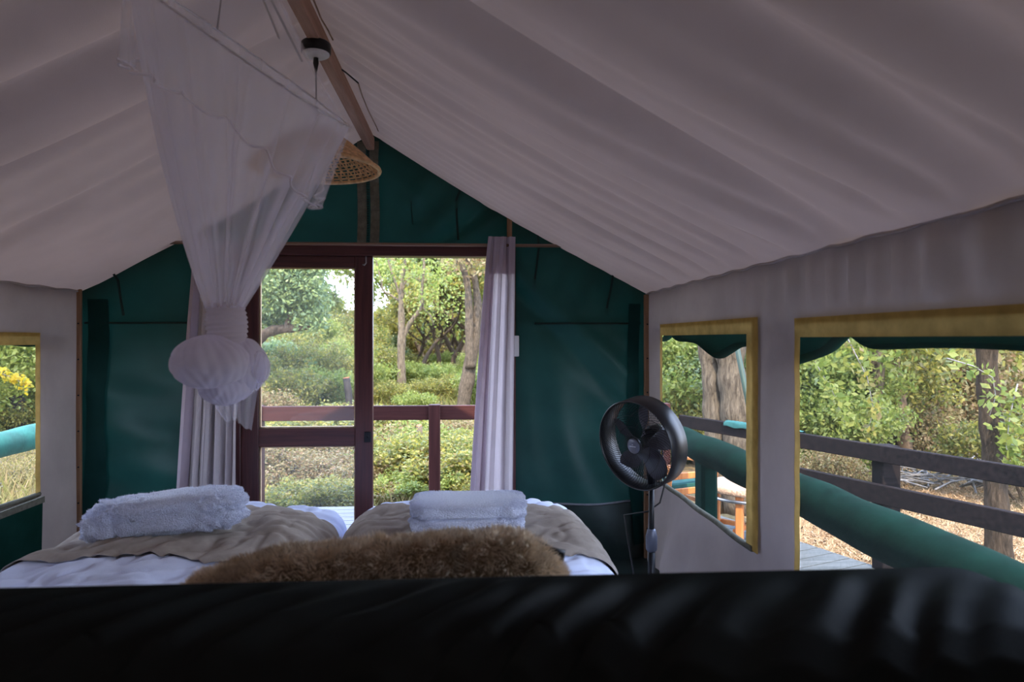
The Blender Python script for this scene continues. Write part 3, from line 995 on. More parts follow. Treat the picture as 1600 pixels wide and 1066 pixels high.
V[:, 2] += np.where(V[:, 0] < pc.x - .1, (V[:, 0] - pc.x + .1) * .12, 0) + .012 * np.sin((V[:, 0] - pc.x) * 9)
q_ = place('terry_roll', V, F, M['terry'], tw)
fuzz(V.reshape(90, 60, 3), True, 26000, .003, .008, .0007, M['terryloop'], q_, 'terry_pile', 5, curl=.9, clump=70)
V, F = soft_block((pc.x + .03, 2.925, .790), (.53, .19, .085), .10, 2.6, 8, amp=.008)
V[:, 2] += .012 * np.sin((V[:, 0] - pc.x) * 9)
q_ = place('outer_fold', V, F, M['terry'], tw)
fuzz(V.reshape(90, 60, 3), True, 12000, .003, .008, .0007, M['terryloop'], q_, 'terry_pile', 6, curl=.9, clump=70)
pc = at(731, 800, 2.98)
tw = thing('bath_towel', (pc.x, 2.98, .67), 'folded white terry towel on the right bed behind the fur cushion', 'towel')
for k in range(2):
    V, F = soft_block((pc.x + .004 * (k % 2), 2.98, .700 + .060 * k), (.480 + .006 * k, .30, .070), -.02, 5.0, 20 + k, amp=.002, bands=((.13, .012), (.17, .012)))
    q_ = place('terry_layer', V, F, M['terry'], tw)
    fuzz(V.reshape(90, 60, 3), True, 16000, .002, .006, .0007, M['terryloop'], q_, 'terry_pile', 30 + k, curl=.9, clump=70)

# fur cushion against the headboard
FY = 1.52
fa, fb = at(273, 890, FY).x, at(884, 890, FY).x
fur = thing('fur_cushion', ((fa + fb) / 2, FY, .66), 'long shaggy brown fur cushion behind the dark headboard', 'cushion')
def fur_top(q):
    ks = [(0, .925), (.04, .965), (.10, .985), (.27, 1.025), (.45, 1.035), (.62, 1.047), (.78, 1.052), (.90, 1.047), (.945, 1.015), (.975, .995), (1, .96)]
    return float(np.interp(q, [a for a, _ in ks], [b for _, b in ks]))
nu, nv = 120, 40
V = np.zeros((nu, nv, 3))
for i in range(nu):
    q = i / (nu - 1)
    zt_ = fur_top(q) - .012
    th = .16 * (1 - abs(2 * q - 1) ** 8 * .75)
    zc_, hh = (zt_ + .66) / 2, (zt_ - .66) / 2
    for j in range(nv):
        a = 2 * math.pi * j / (nv - 1)
        s_, c_ = math.sin(a), math.cos(a)
        e_ = .55
        zz = zc_ + hh * math.copysign(abs(s_) ** e_, s_)
        yy = FY + th / 2 * math.copysign(abs(c_) ** e_, c_) + .06 * (zz - .85)
        d_ = .008 * nz(q * 30, zz * 30, yy * 20)
        V[i, j] = (lerp(fa, fb, q), yy + d_, zz + d_)
hide = place('hide', V.reshape(-1, 3), grid_faces(nu, nv), M['furbase'], fur)
fuzz(V, False, 60000, .010, .022, .0008, M['fur'], hide, 'shaggy_fur', 77, curl=.8, clump=34, centre=((fa + fb) / 2, FY, .86), sag=.15)
pc = at(880, 868, FY + .03)
MB().tube([(pc.x - .06, pc.y, pc.z + .03), (pc.x - .03, pc.y, pc.z + .012), (pc.x - .002, pc.y, pc.z + .006), (pc.x - .006, pc.y, pc.z - .02)], [.006, .009, .010, .006], 8).build('black_corner_tab', M['black'], fur, True)

# headboard
HY0, HY1, HZ = .93, 1.235, 1.062
hx0, hx1 = -2.28, 1.035
hb = thing('headboard', ((hx0 + hx1) / 2, 1.08, 0), 'wide dark padded headboard with a wrinkled cover in the foreground', 'headboard')
nu, nv = 420, 64
V = np.zeros((nu, nv, 3))
per = [(HY1, .02), (HY1, HZ - .035), (HY1 - .012, HZ - .010), (HY1 - .035, HZ), (HY0 + .12, HZ - .002), (HY0 + .05, HZ - .018), (HY0 + .015, HZ - .055), (HY0, HZ - .12), (HY0, .02)]
pl = np.array(per); cum = np.r_[0, np.cumsum(np.linalg.norm(np.diff(pl, axis=0), axis=1))]
# denser sampling over the top
knots = np.r_[np.linspace(0, cum[1], 8)[:-1], np.linspace(cum[1], cum[7], 48)[:-1], np.linspace(cum[7], cum[8], 10)]
nv = len(knots)
V = np.zeros((nu, nv, 3))
ypf, zpf = np.interp(knots, cum, pl[:, 0]), np.interp(knots, cum, pl[:, 1])
for i in range(nu):
    x = lerp(hx0, hx1, i / (nu - 1))
    e1 = max(0, x - (hx1 - .17)) / .17
    e2 = max(0, (hx0 + .17) - x) / .17
    dr = .13 * (1 - math.sqrt(max(0, 1 - max(e1, e2) ** 2)))
    for j in range(nv):
        y, z = ypf[j], zpf[j]
        topw = max(0, min(1, (z - .80) / .2))
        s_ = x * 1.0 - (y - 1.0) * 1.0
        wv = .020 * math.sin(s_ * 55 + 5 * nz(x * 2.5, y * 2, 3)) * min(1, math.exp(-((x + .55) / .22) ** 2) + math.exp(-((x - .15) / .26) ** 2) + .5 * math.exp(-((x - .62) / .12) ** 2) + .12) * topw
        wv += .008 * nz(x * 8 - y * 10, y * 5, 7) * topw
        zz = .02 + (z - .02) * (1 - dr / (HZ - .02)) if z > .02 else z
        inner = 1 - smooth((y - (HY1 - .13)) / .10)
        V[i, j] = (x, y + (wv * .5 if y < HY0 + .06 else 0), zz + wv * float(inner))
place('padded_cover', V.reshape(-1, 3), grid_faces(nu, nv), M['headboard'], hb)
for x, s_ in ((hx0, -1), (hx1, 1)):
    row = V[0] if s_ < 0 else V[-1]
    place('end_panel', np.concatenate([row]), [tuple(range(nv)) if s_ > 0 else tuple(range(nv))[::-1]], M['headboard'], hb, False)

# ------------------------------------------------------------------ mosquito net
NY = 2.0
Rt, Lt = np.array(at(541, 197, NY)), np.array(at(222, -30, NY))
hc = (Rt + Lt) / 2
e1 = (Rt - Lt) / 2
e2 = np.array((0.0, .31, .075))
apex = np.array((XC - .01, NY - .05, 2.715))
net = thing('mosquito_net', (float(at(350, 480, NY).x), NY, 1.15), 'white mosquito net hanging from a tilted hoop and knotted above the beds', 'mosquito net')
nphi = 640
phi = np.linspace(0, 2 * math.pi, nphi, endpoint=False)
HP = hc + np.cos(phi)[:, None] * e1 + np.sin(phi)[:, None] * e2
hp = [tuple(p) for p in HP[::10]] + [tuple(HP[0])]
MB().tube(hp, .0032, 8, cap=False).build('hoop', M['white'], net, True)
# cone above the hoop
nt_ = 14
V = np.zeros((nphi, nt_, 3))
for j in range(nt_):
    f = j / (nt_ - 1)
    rr = (1 - f) + .04 * f
    V[:, j] = HP * (1 - f) + (apex + (HP - hc) * .06) * f
    V[:, j, 2] -= .05 * math.sin(math.pi * f) * (1 + .3 * np.sin(phi * 11))
place('canopy', V.reshape(-1, 3), grid_faces(nphi, nt_, wrap=True), M['netthin'], net)
# body falling from hoop to neck
neck = np.array(at(352, 482, NY))
nt_ = 50
V = np.zeros((nphi, nt_, 3))
for j in range(nt_):
    f = j / (nt_ - 1)
    E = neck + .042 * np.stack([np.cos(phi), np.sin(phi), 0 * phi], -1)
    left = np.clip(-np.cos(phi), 0, 1)[:, None]
    C = HP * .42 + E * .58
    C[:, 2] = HP[:, 2] * .45 + E[:, 2] * .55
    C = C + left * np.array((-.03, 0, .0))
    B = (1 - f) ** 2 * HP + 2 * f * (1 - f) * C + f * f * E
    rad = B - (hc * (1 - f) + neck * f)
    rad[:, 2] = 0
    rn = np.linalg.norm(rad, axis=1)[:, None] + 1e-6
    env_ = math.sin(math.pi * min(1, f * .80 + .06)) ** .8
    w1_ = 17 * phi + 1.6 * np.sin(3 * phi + 1) + .8 * f
    w2_ = 41 * phi + 1.1 * np.sin(5 * phi)
    pl_ = (.018 * np.cos(w1_) + .007 * np.cos(w2_)) * env_
    tg_ = (.085 * np.sin(w1_) + .028 * np.sin(w2_)) * env_ * rn[:, 0]
    pl_ = np.clip(pl_, -rn[:, 0] * .3, rn[:, 0] * .3)
    tang = np.stack([-rad[:, 1], rad[:, 0], 0 * phi], -1) / rn
    V[:, j] = B + rad / rn * pl_[:, None] + tang * tg_[:, None]
place('gathered_net', V.reshape(-1, 3), grid_faces(nphi, nt_, wrap=True), M['net'], net)
# valance round the hoop with scalloped hem
nt_ = 14
VV = np.zeros((nphi, nt_, 3))
for j in range(nt_):
    f = j / (nt_ - 1)
    drop = .20 + .018 * np.abs(np.sin(phi * 9)) + .03 * np.sin(phi * 2 + 1)
    out = (HP - hc); out[:, 2] = 0
    out /= np.linalg.norm(out, axis=1)[:, None] + 1e-6
    right = np.clip(np.cos(phi), 0, 1)
    VV[:, j] = HP + out * ((.012 + .016 * np.sin(phi * 22) * f) - .10 * f * right)[:, None]
    VV[:, j, 2] -= drop * f
val = place('valance', VV.reshape(-1, 3), grid_faces(nphi, nt_, wrap=True), M['netthin'], net)
hem = VV[:, -1]
MB().tube([tuple(p) for p in hem] + [tuple(hem[0])], .0035, 5, cap=False).build('scalloped_hem', M['nethem'], val, True)
# wrapped neck
mm = MB()
nk0, nk1 = np.array(at(352, 474, NY)), np.array(at(357, 545, NY))
k = 30
mm.tube([lerp(nk0, nk1, i / (k - 1)) for i in range(k)], [(.040 + .016 * math.sin(math.pi * (.15 + .8 * i / k)) + .0025 * math.sin(i * 2.1)) for i in range(k)], 28)
mm.build('wrapped_neck', M['netdense'], net, True)
# knotted bulbs
def bulb(c, r, sw, seed, mat, name, n=96):
    V = np.zeros((n, n // 2, 3))
    for i in range(n):
        a = 2 * math.pi * i / n
        for j in range(n // 2):
            b = math.pi * j / (n // 2 - 1)
            d = np.array((math.sin(b) * math.cos(a), math.sin(b) * math.sin(a), math.cos(b)))
            k = 1 + .07 * nz(d[0] * 1.6 + seed, d[1] * 1.6, d[2] * 1.6) + .024 * math.sin(sw * a + 4 * b + seed + 3 * nz(d[0] * 2, d[1] * 2, d[2] * 2 + seed)) * math.sin(b) + .014 * math.sin(2.7 * sw * a - 5 * b) * math.sin(b)
            V[i, j] = np.array(c) + d * k * np.array(r)
    return place(name, V.reshape(-1, 3), grid_faces(n, n // 2, wrap=True), mat, net)
s_ = NY / F_PX
bulb(at(327, 566, NY - .075), (54 * s_, 50 * s_, 39 * s_), 7, 1.0, M['netdense'], 'knot_bulge')
bulb(at(374, 574, NY + .02), (42 * s_, 45 * s_, 46 * s_), 9, 5.0, M['netdense'], 'knot_bulge')
bulb(at(352, 604, NY - .01), (38 * s_, 40 * s_, 28 * s_), 9, 8.0, M['netdense'], 'knot_bulge')
bulb(at(404, 574, NY), (16 * s_, 22 * s_, 25 * s_), 12, 3.0, M['net'], 'bow_loop')
def tail(pts_l, pts_r, name, y, seed):
    n_, m_ = 16, 14
    V = np.zeros((n_, m_, 3))
    for j in range(m_):
        f = j / (m_ - 1)
        a = np.array([np.interp(f, np.linspace(0, 1, len(pts_l)), [p[k] for p in pts_l]) for k in (0, 1)])
        b = np.array([np.interp(f, np.linspace(0, 1, len(pts_r)), [p[k] for p in pts_r]) for k in (0, 1)])
        for i in range(n_):
            q = i / (n_ - 1)
            pp = lerp(a, b, q)
            Y_ = y + .022 * math.sin(q * 13 + seed + f)
            V[i, j] = at(float(pp[0]), float(pp[1]) - .6 * math.sin(q * 9 + seed) * f * 3, Y_)
    o = place(name, V.reshape(-1, 3), grid_faces(n_, m_), M['net'], net)
    return V
tail([(365, 612), (366, 640), (372, 662)], [(404, 600), (398, 640), (393, 674)], 'net_tail', NY + .02, 0)
tail([(330, 615), (338, 640), (350, 658)], [(372, 620), (371, 640), (369, 657)], 'net_tail', NY - .01, 2)
tail([(398, 575), (402, 590), (400, 606)], [(412, 556), (417, 580), (414, 604)], 'net_tail', NY, 4)
# hanging tapes from the beam to the hoop
for q in (2.2, 4.1):
    k = int(q / (2 * math.pi) * nphi)
    MB().tube([apex, HP[k]], .003, 5).build('hanging_tape', M['tape'], net, True)

# ------------------------------------------------------------------ pendant lamp
LY = 2.93
lx = XC
lamp = thing('pendant_lamp', (lx, LY, 2.18), 'conical woven cane pendant lampshade hanging beside the net', 'lamp')
MB().lathe([(.030, 2.735), (.056, 2.732), (.062, 2.725), (.062, 2.690), (.057, 2.686)], (lx, LY, 0), n=36).build('ceiling_rose_rim', M['black'], lamp, True)
MB().lathe([(.057, 2.690), (.055, 2.680), (.040, 2.671), (.012, 2.667)], (lx, LY, 0), n=36).build('ceiling_rose', M['white'], lamp, True)
MB().lathe([(.004, 2.672), (.010, 2.668), (.012, 2.645), (.006, 2.615), (.003, 2.60)], (lx, LY, 0), n=12).build('cord_grip', M['cord'], lamp, True)
MB().tube([(lx, LY, 2.62), (lx + .001, LY, 2.5), (lx, LY, 2.35)], .0032, 8).build('cord', M['cord'], lamp, True)
MB().lathe([(.006, 2.37), (.020, 2.365), (.022, 2.31), (.018, 2.305)], (lx, LY, 0), n=16).build('lamp_holder', M['black'], lamp, True)
MB().lathe([(.012, 2.306), (.016, 2.29), (.030, 2.262), (.026, 2.238), (.004, 2.226)], (lx, LY, 0), n=18).build('bulb', M['white'], lamp, True)
def sh(f):
    return .035 + (.262 - .035) * f ** .86, 2.365 - .165 * f ** 1.15
mm = MB()
for k in range(40):
    for sg in (-1, 1):
        pts = []
        for i in range(15):
            f = i / 14
            r_, z_ = sh(f)
            a = 2 * math.pi * k / 40 + sg * .42 * f
            rr = r_ + sg * .0025
            pts.append((lx + rr * math.cos(a), LY + rr * math.sin(a), z_))
        mm.tube(pts, .0042, 4, cap=False)
shade = mm.build('lamp_shade', M['rattan'], lamp, True)
mm = MB()
for i in range(1, 17):
    r_, z_ = sh(i / 17)
    mm.ring((lx, LY, z_ + .003), (0, 0, 1), r_ + .002, .0036, 48, 4)
mm.build('cane_hoops', M['rattan'], shade, True)
MB().ring((lx, LY, sh(1)[1]), (0, 0, 1), .264, .009, 64, 8).build('shade_rim', M['rattan'], shade, True)
MB().lathe([(.010, 2.372), (.040, 2.368), (.042, 2.362), (.010, 2.366)], (lx, LY, 0), n=24).build('shade_cap', M['rattan'], shade, True)

# ropes under the roof
def on_roof(px, py, off=.03):
    d = ray(px, py)
    k = (EAVE - RIDGE) / (XR - XC) if px > 520 or True else 0
    # right slope: CAM_Z + s dz = RIDGE + k (s dx - XC)
    s = (RIDGE - k * XC - CAM_Z) / (d.z - k * d.x)
    s *= (1 - off)
    return (d.x * s, d.y * s, CAM_Z + d.z * s)
o = MB().tube([on_roof(a, b, .035) for a, b in ((505, 92), (519, 98), (540, 113), (560, 130))], .0045, 6).build('guy_cord', M['cord'], None, True)
tag(o, 'short black cord beside the ridge beam near the lamp rose', 'cord')
o = MB().tube([on_roof(a, b, .03) for a, b in ((560, 131), (566, 150), (575, 172), (587, 196), (591, 205))], .0036, 6).build('frayed_string', M['rope'], None, True)
tag(o, 'frayed brown string hanging down the right roof slope', 'string')
o = MB().tube([on_roof(a, b, .03) for a, b in ((490, 0), (502, 30), (512, 46), (520, 62))], .004, 6).build('hanging_strap', M['rope'], None, True)
tag(o, 'pale tan tape on the roof right of the ridge beam at the top', 'strap')
for (pa, pb, wd, lab) in (((408, -10), (436, 60), .012, 'pale webbing strap behind the net, farther from the ridge beam'), ((419, -10), (472, 96), .009, 'pale webbing strap behind the net, next to the ridge beam')):
    a, b = at(*pa, 2.45), at(*pb, 2.75)
    o = MB().beam(a, b, wd, .003, up=(0, 1, 0)).build('webbing_strap', M['tape'], None)
    tag(o, lab, 'strap')

# ------------------------------------------------------------------ fan
fc = np.array(at(1003, 692, 3.06))
fan = thing('pedestal_fan', (float(at(1018, 800, 3.10).x), 3.10, 0), 'black pedestal fan with a deep round drum and dark blades', 'fan')
ax = np.array((-.80, -.60, -.17)); ax /= np.linalg.norm(ax)
RF = .208
MB().lathe([(RF, -.055), (RF, .055), (RF - .004, .058), (RF - .007, .055), (RF - .007, -.055), (RF - .004, -.058)], fc, ax, 64, close=True).build('drum', M['blackplastic'], fan, True)
ua = np.cross(ax, (0, 0, 1)); ua /= np.linalg.norm(ua)
ub = np.cross(ua, ax)
def grille(h, name, bow):
    g = MB()
    nW = 72
    for k in range(nW):
        a0 = 2 * math.pi * k / nW
        pts = []
        for i in range(7):
            f = i / 6
            r_ = .034 + (RF - .008 - .034) * f
            a = a0 + .55 * f * f * (1 if bow > 0 else -1)
            pts.append(fc + ax * (h + bow * (1 - f ** 2)) + r_ * (math.cos(a) * ua + math.sin(a) * ub))
        g.tube(pts, .0013, 3, cap=False)
    for r_ in (.036, .09, .14, RF - .009):
        f = (r_ - .034) / (RF - .042)
        g.ring(fc + ax * (h + bow * (1 - f * f)), ax, r_, .0014, 48, 4)
    return g.build(name, M['black'], fan, True)
grille(.048, 'front_grille', .012)
grille(-.050, 'rear_grille', -.012)
for k in range(5):
    a0 = 2 * math.pi * k / 5 + .35
    n_, m_ = 9, 7
    V = np.zeros((n_, m_, 3))
    for i in range(n_):
        f = i / (n_ - 1)
        r_ = .03 + (.180 - .03) * f
        half = .20 + .23 * math.sin(math.pi * min(1, .18 + .75 * f)) - .10 * f
        for j in range(m_):
            q = (j / (m_ - 1) - .5) * 2
            a = a0 + q * half * (.75 if f > .9 else 1) + .12 * f
            V[i, j] = fc + ax * (-.01 + .030 * q * (1 - .5 * f)) + r_ * (math.cos(a) * ua + math.sin(a) * ub)
    W = np.concatenate([V.reshape(-1, 3), V.reshape(-1, 3) - ax * .003])
    F1 = grid_faces(n_, m_)
    place('blade', W, np.concatenate([F1, F1[:, ::-1] + n_ * m_]), M['blade'], fan)
hub = MB().lathe([(.0, .066), (.030, .065), (.036, .060), (.037, .046), (.0, .044)], fc, ax, 32).build('hub_cap', M['hubgrey'], fan, True)
mm = MB()
pc = fc + ax * .0672
for k in range(-3, 4):
    c_ = pc + ua * (k * .0052)
    mm.beam(c_ - ub * .002, c_ + ub * .0022, .0030, .0006, up=ax)
mm.add([pc + ub * .012, pc + ub * .007 + ua * .005, pc + ub * .007 - ua * .005], [(0, 1, 2)])
o = mm.build('hub_emblem', M['mark'], hub)
o['label'] = 'pale maker mark on the hub'
MB().lathe([(.03, -.16), (.052, -.15), (.058, -.10), (.05, -.06), (.02, -.055)], fc, ax, 24).build('motor_housing', M['blackplastic'], fan, True)
px_, py_ = float(ORIGIN[fan.name][0]), 3.10
bk = fc - ax * .11
MB().tube([tuple(bk), (px_ * .5 + bk[0] * .5, py_ * .5 + bk[1] * .5, bk[2] - .07), (px_, py_, bk[2] - .14), (px_, py_, .80)], [.03, .03, .024, .017], 12).build('neck', M['blackplastic'], fan, True)
MB().tube([(px_, py_, .86), (px_, py_, .40)], .0125, 14).build('upper_pole', M['black'], fan, True)
MB().tube([(px_, py_, .56), (px_, py_, .02)], .017, 14).build('lower_pole', M['black'], fan, True)
MB().lathe([(.018, .50), (.026, .51), (.027, .57), (.020, .60), (.016, .605)], (px_, py_, 0), n=20).build('height_collar', M['hubgrey'], fan, True)
MB().lathe([(.19, 0), (.195, .012), (.16, .03), (.04, .045), (.025, .07)], (px_, py_, 0), n=40).build('base', M['black'], fan, True)
MB().tube([tuple(bk + np.array((.03, .02, -.03))), (px_ + .07, py_ + .03, .80), (px_ + .045, py_ + .02, .72), (px_ - .01, py_ + .02, .68), (px_ - .10, py_ + .12, .64), (px_ - .06, py_ + .05, .3), (px_ + .02, py_ + .15, .01)], .004, 6).build('power_cable', M['cord'], fan, True)

# ------------------------------------------------------------------ deck and railings outside
DY1 = 6.14
def rail_x(y): return 2.41 + .408 * (4.66 - y)
deck = thing('deck', (0, 5.4, 0), 'timber deck of weathered boards around the tent', 'deck', kind='structure')
y = 4.70
while y < DY1:
    MB().box(np.array((-3.3, y, -.035)), np.array((1.295, min(y + .112, DY1 + .04), -.004)), ch=.003).build('plank', M['deck'], deck)
    y += .120
def clip(poly, f):
    out = []
    for a, b in zip(poly, poly[1:] + poly[:1]):
        fa_, fb_ = f(a), f(b)
        if fa_ >= 0: out.append(a)
        if fa_ * fb_ < 0:
            t_ = fa_ / (fa_ - fb_)
            out.append((a[0] + (b[0] - a[0]) * t_, a[1] + (b[1] - a[1]) * t_))
    return out
gd = np.array((.378, -.926)); ed_ = np.array((.926, .378))
for k in range(-10, 48):
    o0 = np.array((1.0, 1.2)) - gd * (k * .128)
    q = [o0 - ed_ * 2, o0 + ed_ * 4, o0 + ed_ * 4 - gd * .119, o0 - ed_ * 2 - gd * .119]
    poly = [tuple(p) for p in q]
    poly = clip(poly, lambda p: p[0] - 1.30)
    poly = clip(poly, lambda p: rail_x(p[1]) + .10 - p[0]) if poly else poly
    poly = clip(poly, lambda p: DY1 + .04 - p[1]) if poly else poly
    poly = clip(poly, lambda p: p[1] - 0.2) if poly else poly
    if len(poly) >= 3:
        A = 0.5 * abs(sum(poly[i][0] * poly[(i + 1) % len(poly)][1] - poly[(i + 1) % len(poly)][0] * poly[i][1] for i in range(len(poly))))
        if A > .004:
            MB().prism(poly, -.035, -.004).build('plank', M['deckdark'], deck)
MB().box(np.array((-3.3, DY1 - .02, -.22)), np.array((1.9, DY1 + .02, -.036))).build('fascia', M['railx'], deck)
MB().beam((rail_x(6.1) + .07, 6.1, -.13), (rail_x(.3) + .07, .3, -.13), .03, .18).build('fascia', M['darkrail'], deck)
for x in (-3.2, -1.9, -.6, .7):
    MB().box(np.array((x - .05, DY1 - .14, GZ)), np.array((x + .05, DY1 - .04, -.036))).build('pile', M['railz'], deck)

fr_z = at(670, 633, DY1).z
rail1 = thing('deck_railing', (0, DY1, 0), 'red-brown wooden railing along the front of the deck', 'railing')
xs_p = at(679, 700, DY1).x
zr1 = at(670, 656, DY1).z
posts = [xs_p - 1.55 * 2, xs_p - 1.55, xs_p, rail_x(DY1) - .02]
for a, b in zip(posts[:-1], posts[1:]):
    MB().box(np.array((a + .045, DY1 - .025, zr1)), np.array((b - .045, DY1 + .025, fr_z - .004)), ch=.004).build('rail', M['railx'], rail1)
for x in posts[1:]:
    MB().box(np.array((x - .050, DY1 - .05, -.004)), np.array((x + .050, DY1 + .05, fr_z + .004)), ch=.005).build('post', M['railz'], rail1)
MB().box(np.array((posts[0] - .05, DY1 - .05, -.004)), np.array((posts[0] + .05, DY1 + .05, fr_z + .004)), ch=.005).build('post', M['railz'], rail1)

rail2 = thing('deck_railing', (rail_x(4), 4, 0), 'dark two-board railing along the right side of the deck', 'railing')
ya, yb_ = 5.95, 1.2
MB().beam((rail_x(ya), ya, .755), (rail_x(yb_), yb_, .755), .045, .105, ch=.004).build('upper_rail', M['darkrail'], rail2)
MB().beam((rail_x(ya) - .01, ya, .50), (rail_x(yb_) - .01, yb_, .50), .045, .12, ch=.004).build('lower_rail', M['darkrail'], rail2)
for y_ in (4.22, 2.4):
    MB().box(np.array((rail_x(y_) + .03, y_ - .06, -.3)), np.array((rail_x(y_) + .15, y_ + .06, .80)), ch=.005).build('post', M['darkrail'], rail2)

# canvas-wrapped side poles and their supports
def wrapped_pole(x, z, r, y0, y1, label, cat='pole', mat='greenroll'):
    t = thing('wrapped_pole', (x, (y0 + y1) / 2, -.4), label, cat)
    n_ = 60
    MB().tube([(x + .004 * math.sin(i * .7), lerp(y0, y1, i / (n_ - 1)), z + .004 * math.sin(i * .43)) for i in range(n_)], [r * (1 + .025 * math.sin(i * .9) + .02 * math.sin(i * .31)) for i in range(n_)], 20).build('canvas_wrap', M[mat], t, True)
    return t
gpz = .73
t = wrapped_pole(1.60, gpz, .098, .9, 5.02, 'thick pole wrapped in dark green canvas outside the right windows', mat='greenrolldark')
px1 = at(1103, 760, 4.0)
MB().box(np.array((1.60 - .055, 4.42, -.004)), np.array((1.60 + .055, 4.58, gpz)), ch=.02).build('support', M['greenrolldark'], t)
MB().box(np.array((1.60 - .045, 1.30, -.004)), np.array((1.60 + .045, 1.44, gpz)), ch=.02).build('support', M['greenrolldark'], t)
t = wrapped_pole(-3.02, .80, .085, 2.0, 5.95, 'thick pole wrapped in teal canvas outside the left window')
for y_ in (2.3, 5.7):
    MB().box(np.array((-3.02 - .04, y_ - .05, GZ)), np.array((-3.02 + .04, y_ + .05, .80)), ch=.01).build('support', M['greenroll'], t)
a, b = at(1151, 540, 4.62), at(1173, 650, 4.55)
d_ = (b - a)
o = MB().tube([a - d_ * .9, b + d_ * ((b.z + .004) / -d_.z)], .018, 10).build('awning_pole', M['greenpole'], None, True)
tag(o, 'slanting green awning pole in front of the thick trunks', 'pole')
# folded teal canvas over the railing corner
mm = MB()
p0 = np.array((rail_x(5.4), 5.4, .83)); p1 = np.array((rail_x(4.75), 4.75, .83))
n_, m_ = 20, 14
V = np.zeros((n_, m_, 3))
for i in range(n_):
    c_ = lerp(p0, p1, i / (n_ - 1))
    for j in range(m_):
        a = math.pi * (j / (m_ - 1))
        V[i, j] = c_ + np.array((math.cos(a) * .045, 0, -.022 + .012 * math.sin(a) - (.03 if j in (0, m_ - 1) else 0) + .006 * math.sin(i * 1.3 + j)))
o = place('folded_canvas', V.reshape(-1, 3), grid_faces(n_, m_), M['tealcloth'])
tag(o, 'strip of teal canvas draped over the side railing', 'canvas')

# wicker-topped table on the side deck
tc_ = np.array((2.00, 4.78, 0))
tb = thing('wicker_table', tuple(tc_), 'round wicker-topped table with orange wooden legs on the side deck', 'table')
MB().lathe([(.26, .395), (.275, .400), (.280, .42), (.275, .440), (.255, .446)], tc_, n=40).build('wicker_top', M['wicker'], tb, True)
MB().ring(tc_ + (0, 0, .36), (0, 0, 1), .262, .012, 40, 8).build('apron_ring', M['steel'], tb, True)
for k in range(4):
    a = k * math.pi / 2 + .95
    c_ = tc_ + np.array((math.cos(a), math.sin(a), 0)) * .22
    MB().beam(c_ + (0, 0, -.004), c_ * np.array((1, 1, 0)) + (0, 0, .40), .05, .05, up=(math.cos(a), math.sin(a), 0), ch=.006).build('leg', M['orange'], tb)
MB().beam(tc_ + (-.15, -.15, .14), tc_ + (.15, .15, .14), .03, .03).build('stretcher', M['orange'], tb)
MB().beam(tc_ + (.15, -.15, .14), tc_ + (-.15, .15, .14), .03, .03).build('stretcher', M['orange'], tb)
# orange folding chair
def chair(c, rz, label):
    t = thing('deck_chair', tuple(c), label, 'chair')
    Rm = np.array(Matrix.Rotation(rz, 3, 'Z'))
    def W(x, y, z): return Rm @ np.array((x, y, z)) + c
    for sgn in (-1, 1):
        MB().beam(W(sgn * .22, .20, -.004), W(sgn * .22, .26, .50), .04, .04, up=(1, 0, .01), ch=.005).build('back_leg', M['orange'], t)
        MB().beam(W(sgn * .22, -.20, -.004), W(sgn * .22, -.20, .46), .04, .04, up=(1, 0, .01), ch=.005).build('front_leg', M['orange'], t)
        MB().beam(W(sgn * .22, -.22, .48), W(sgn * .22, .25, .50), .05, .025, ch=.005).build('arm', M['orange'], t)
        MB().beam(W(sgn * .22, -.2, .16), W(sgn * .22, .22, .16), .025, .03).build('side_stretcher', M['orange'], t)
    for z in (.30, .42):
        MB().beam(W(-.22, .245, z), W(.22, .245, z), .02, .05, ch=.004).build('back_slat', M['orange'], t)
    MB().beam(W(-.22, -.2, .30), W(.22, -.2, .30), .03, .04).build('seat_rail', M['orange'], t)
    MB().box(np.array((-.20, -.20, .31)), np.array((.20, .22, .36)), ch=.015)
    m_ = MB().box(np.array((-.20, -.20, .31)), np.array((.20, .22, .36)), ch=.015)
    m_.v = [tuple(W(*v)) for v in m_.v]
    m_.build('seat_cushion', M['tealcloth'], t)
chair(np.array((1.66, 5.45, 0)), math.radians(200), 'orange wooden chair with a teal seat farther along the deck')

# ------------------------------------------------------------------ the bush outside
gx, gy = np.linspace(-70, 90, 120), np.linspace(-20, 130, 120)
Xg, Yg = np.meshgrid(gx, gy, indexing='ij')
Zg = GZ + .10 * np.sin(Xg * .31) * np.sin(Yg * .27 + 1) * np.clip((np.hypot(Xg, Yg - 3) - 8) / 10, 0, 1)
o = place('ground', np.stack([Xg, Yg, Zg], -1).reshape(-1, 3), grid_faces(120, 120), M['ground'], None, True, base=(0, 0, GZ))
tag(o, 'sunlit bush ground of straw and grass around the deck', 'ground', kind='structure')

def leaves(centers, nper, spread, size, seed, aspect=.5, flat=0.0):
    """rhombic leaf blades scattered in tufts around the given centres"""
    r = np.random.default_rng(seed)
    C = np.repeat(np.asarray(centers, float), nper, 0)
    n = len(C)
    off = r.normal(size=(n, 3)); off /= np.linalg.norm(off, axis=1)[:, None] + 1e-9
    off *= (r.uniform(0, 1, n) ** .5)[:, None] * spread
    P = C + off
    d = r.normal(size=(n, 3)); d[:, 2] *= (1 - flat); d /= np.linalg.norm(d, axis=1)[:, None]
    s = np.cross(d, r.normal(size=(n, 3))); s /= np.linalg.norm(s, axis=1)[:, None] + 1e-9
    L = (size * r.uniform(.6, 1.35, n))[:, None]
    w_ = L * aspect * .5
    V = np.stack([P - d * L * .5, P + s * w_, P + d * L * .5, P - s * w_], 1).reshape(-1, 3)
    return V, np.arange(n * 4).reshape(-1, 4)

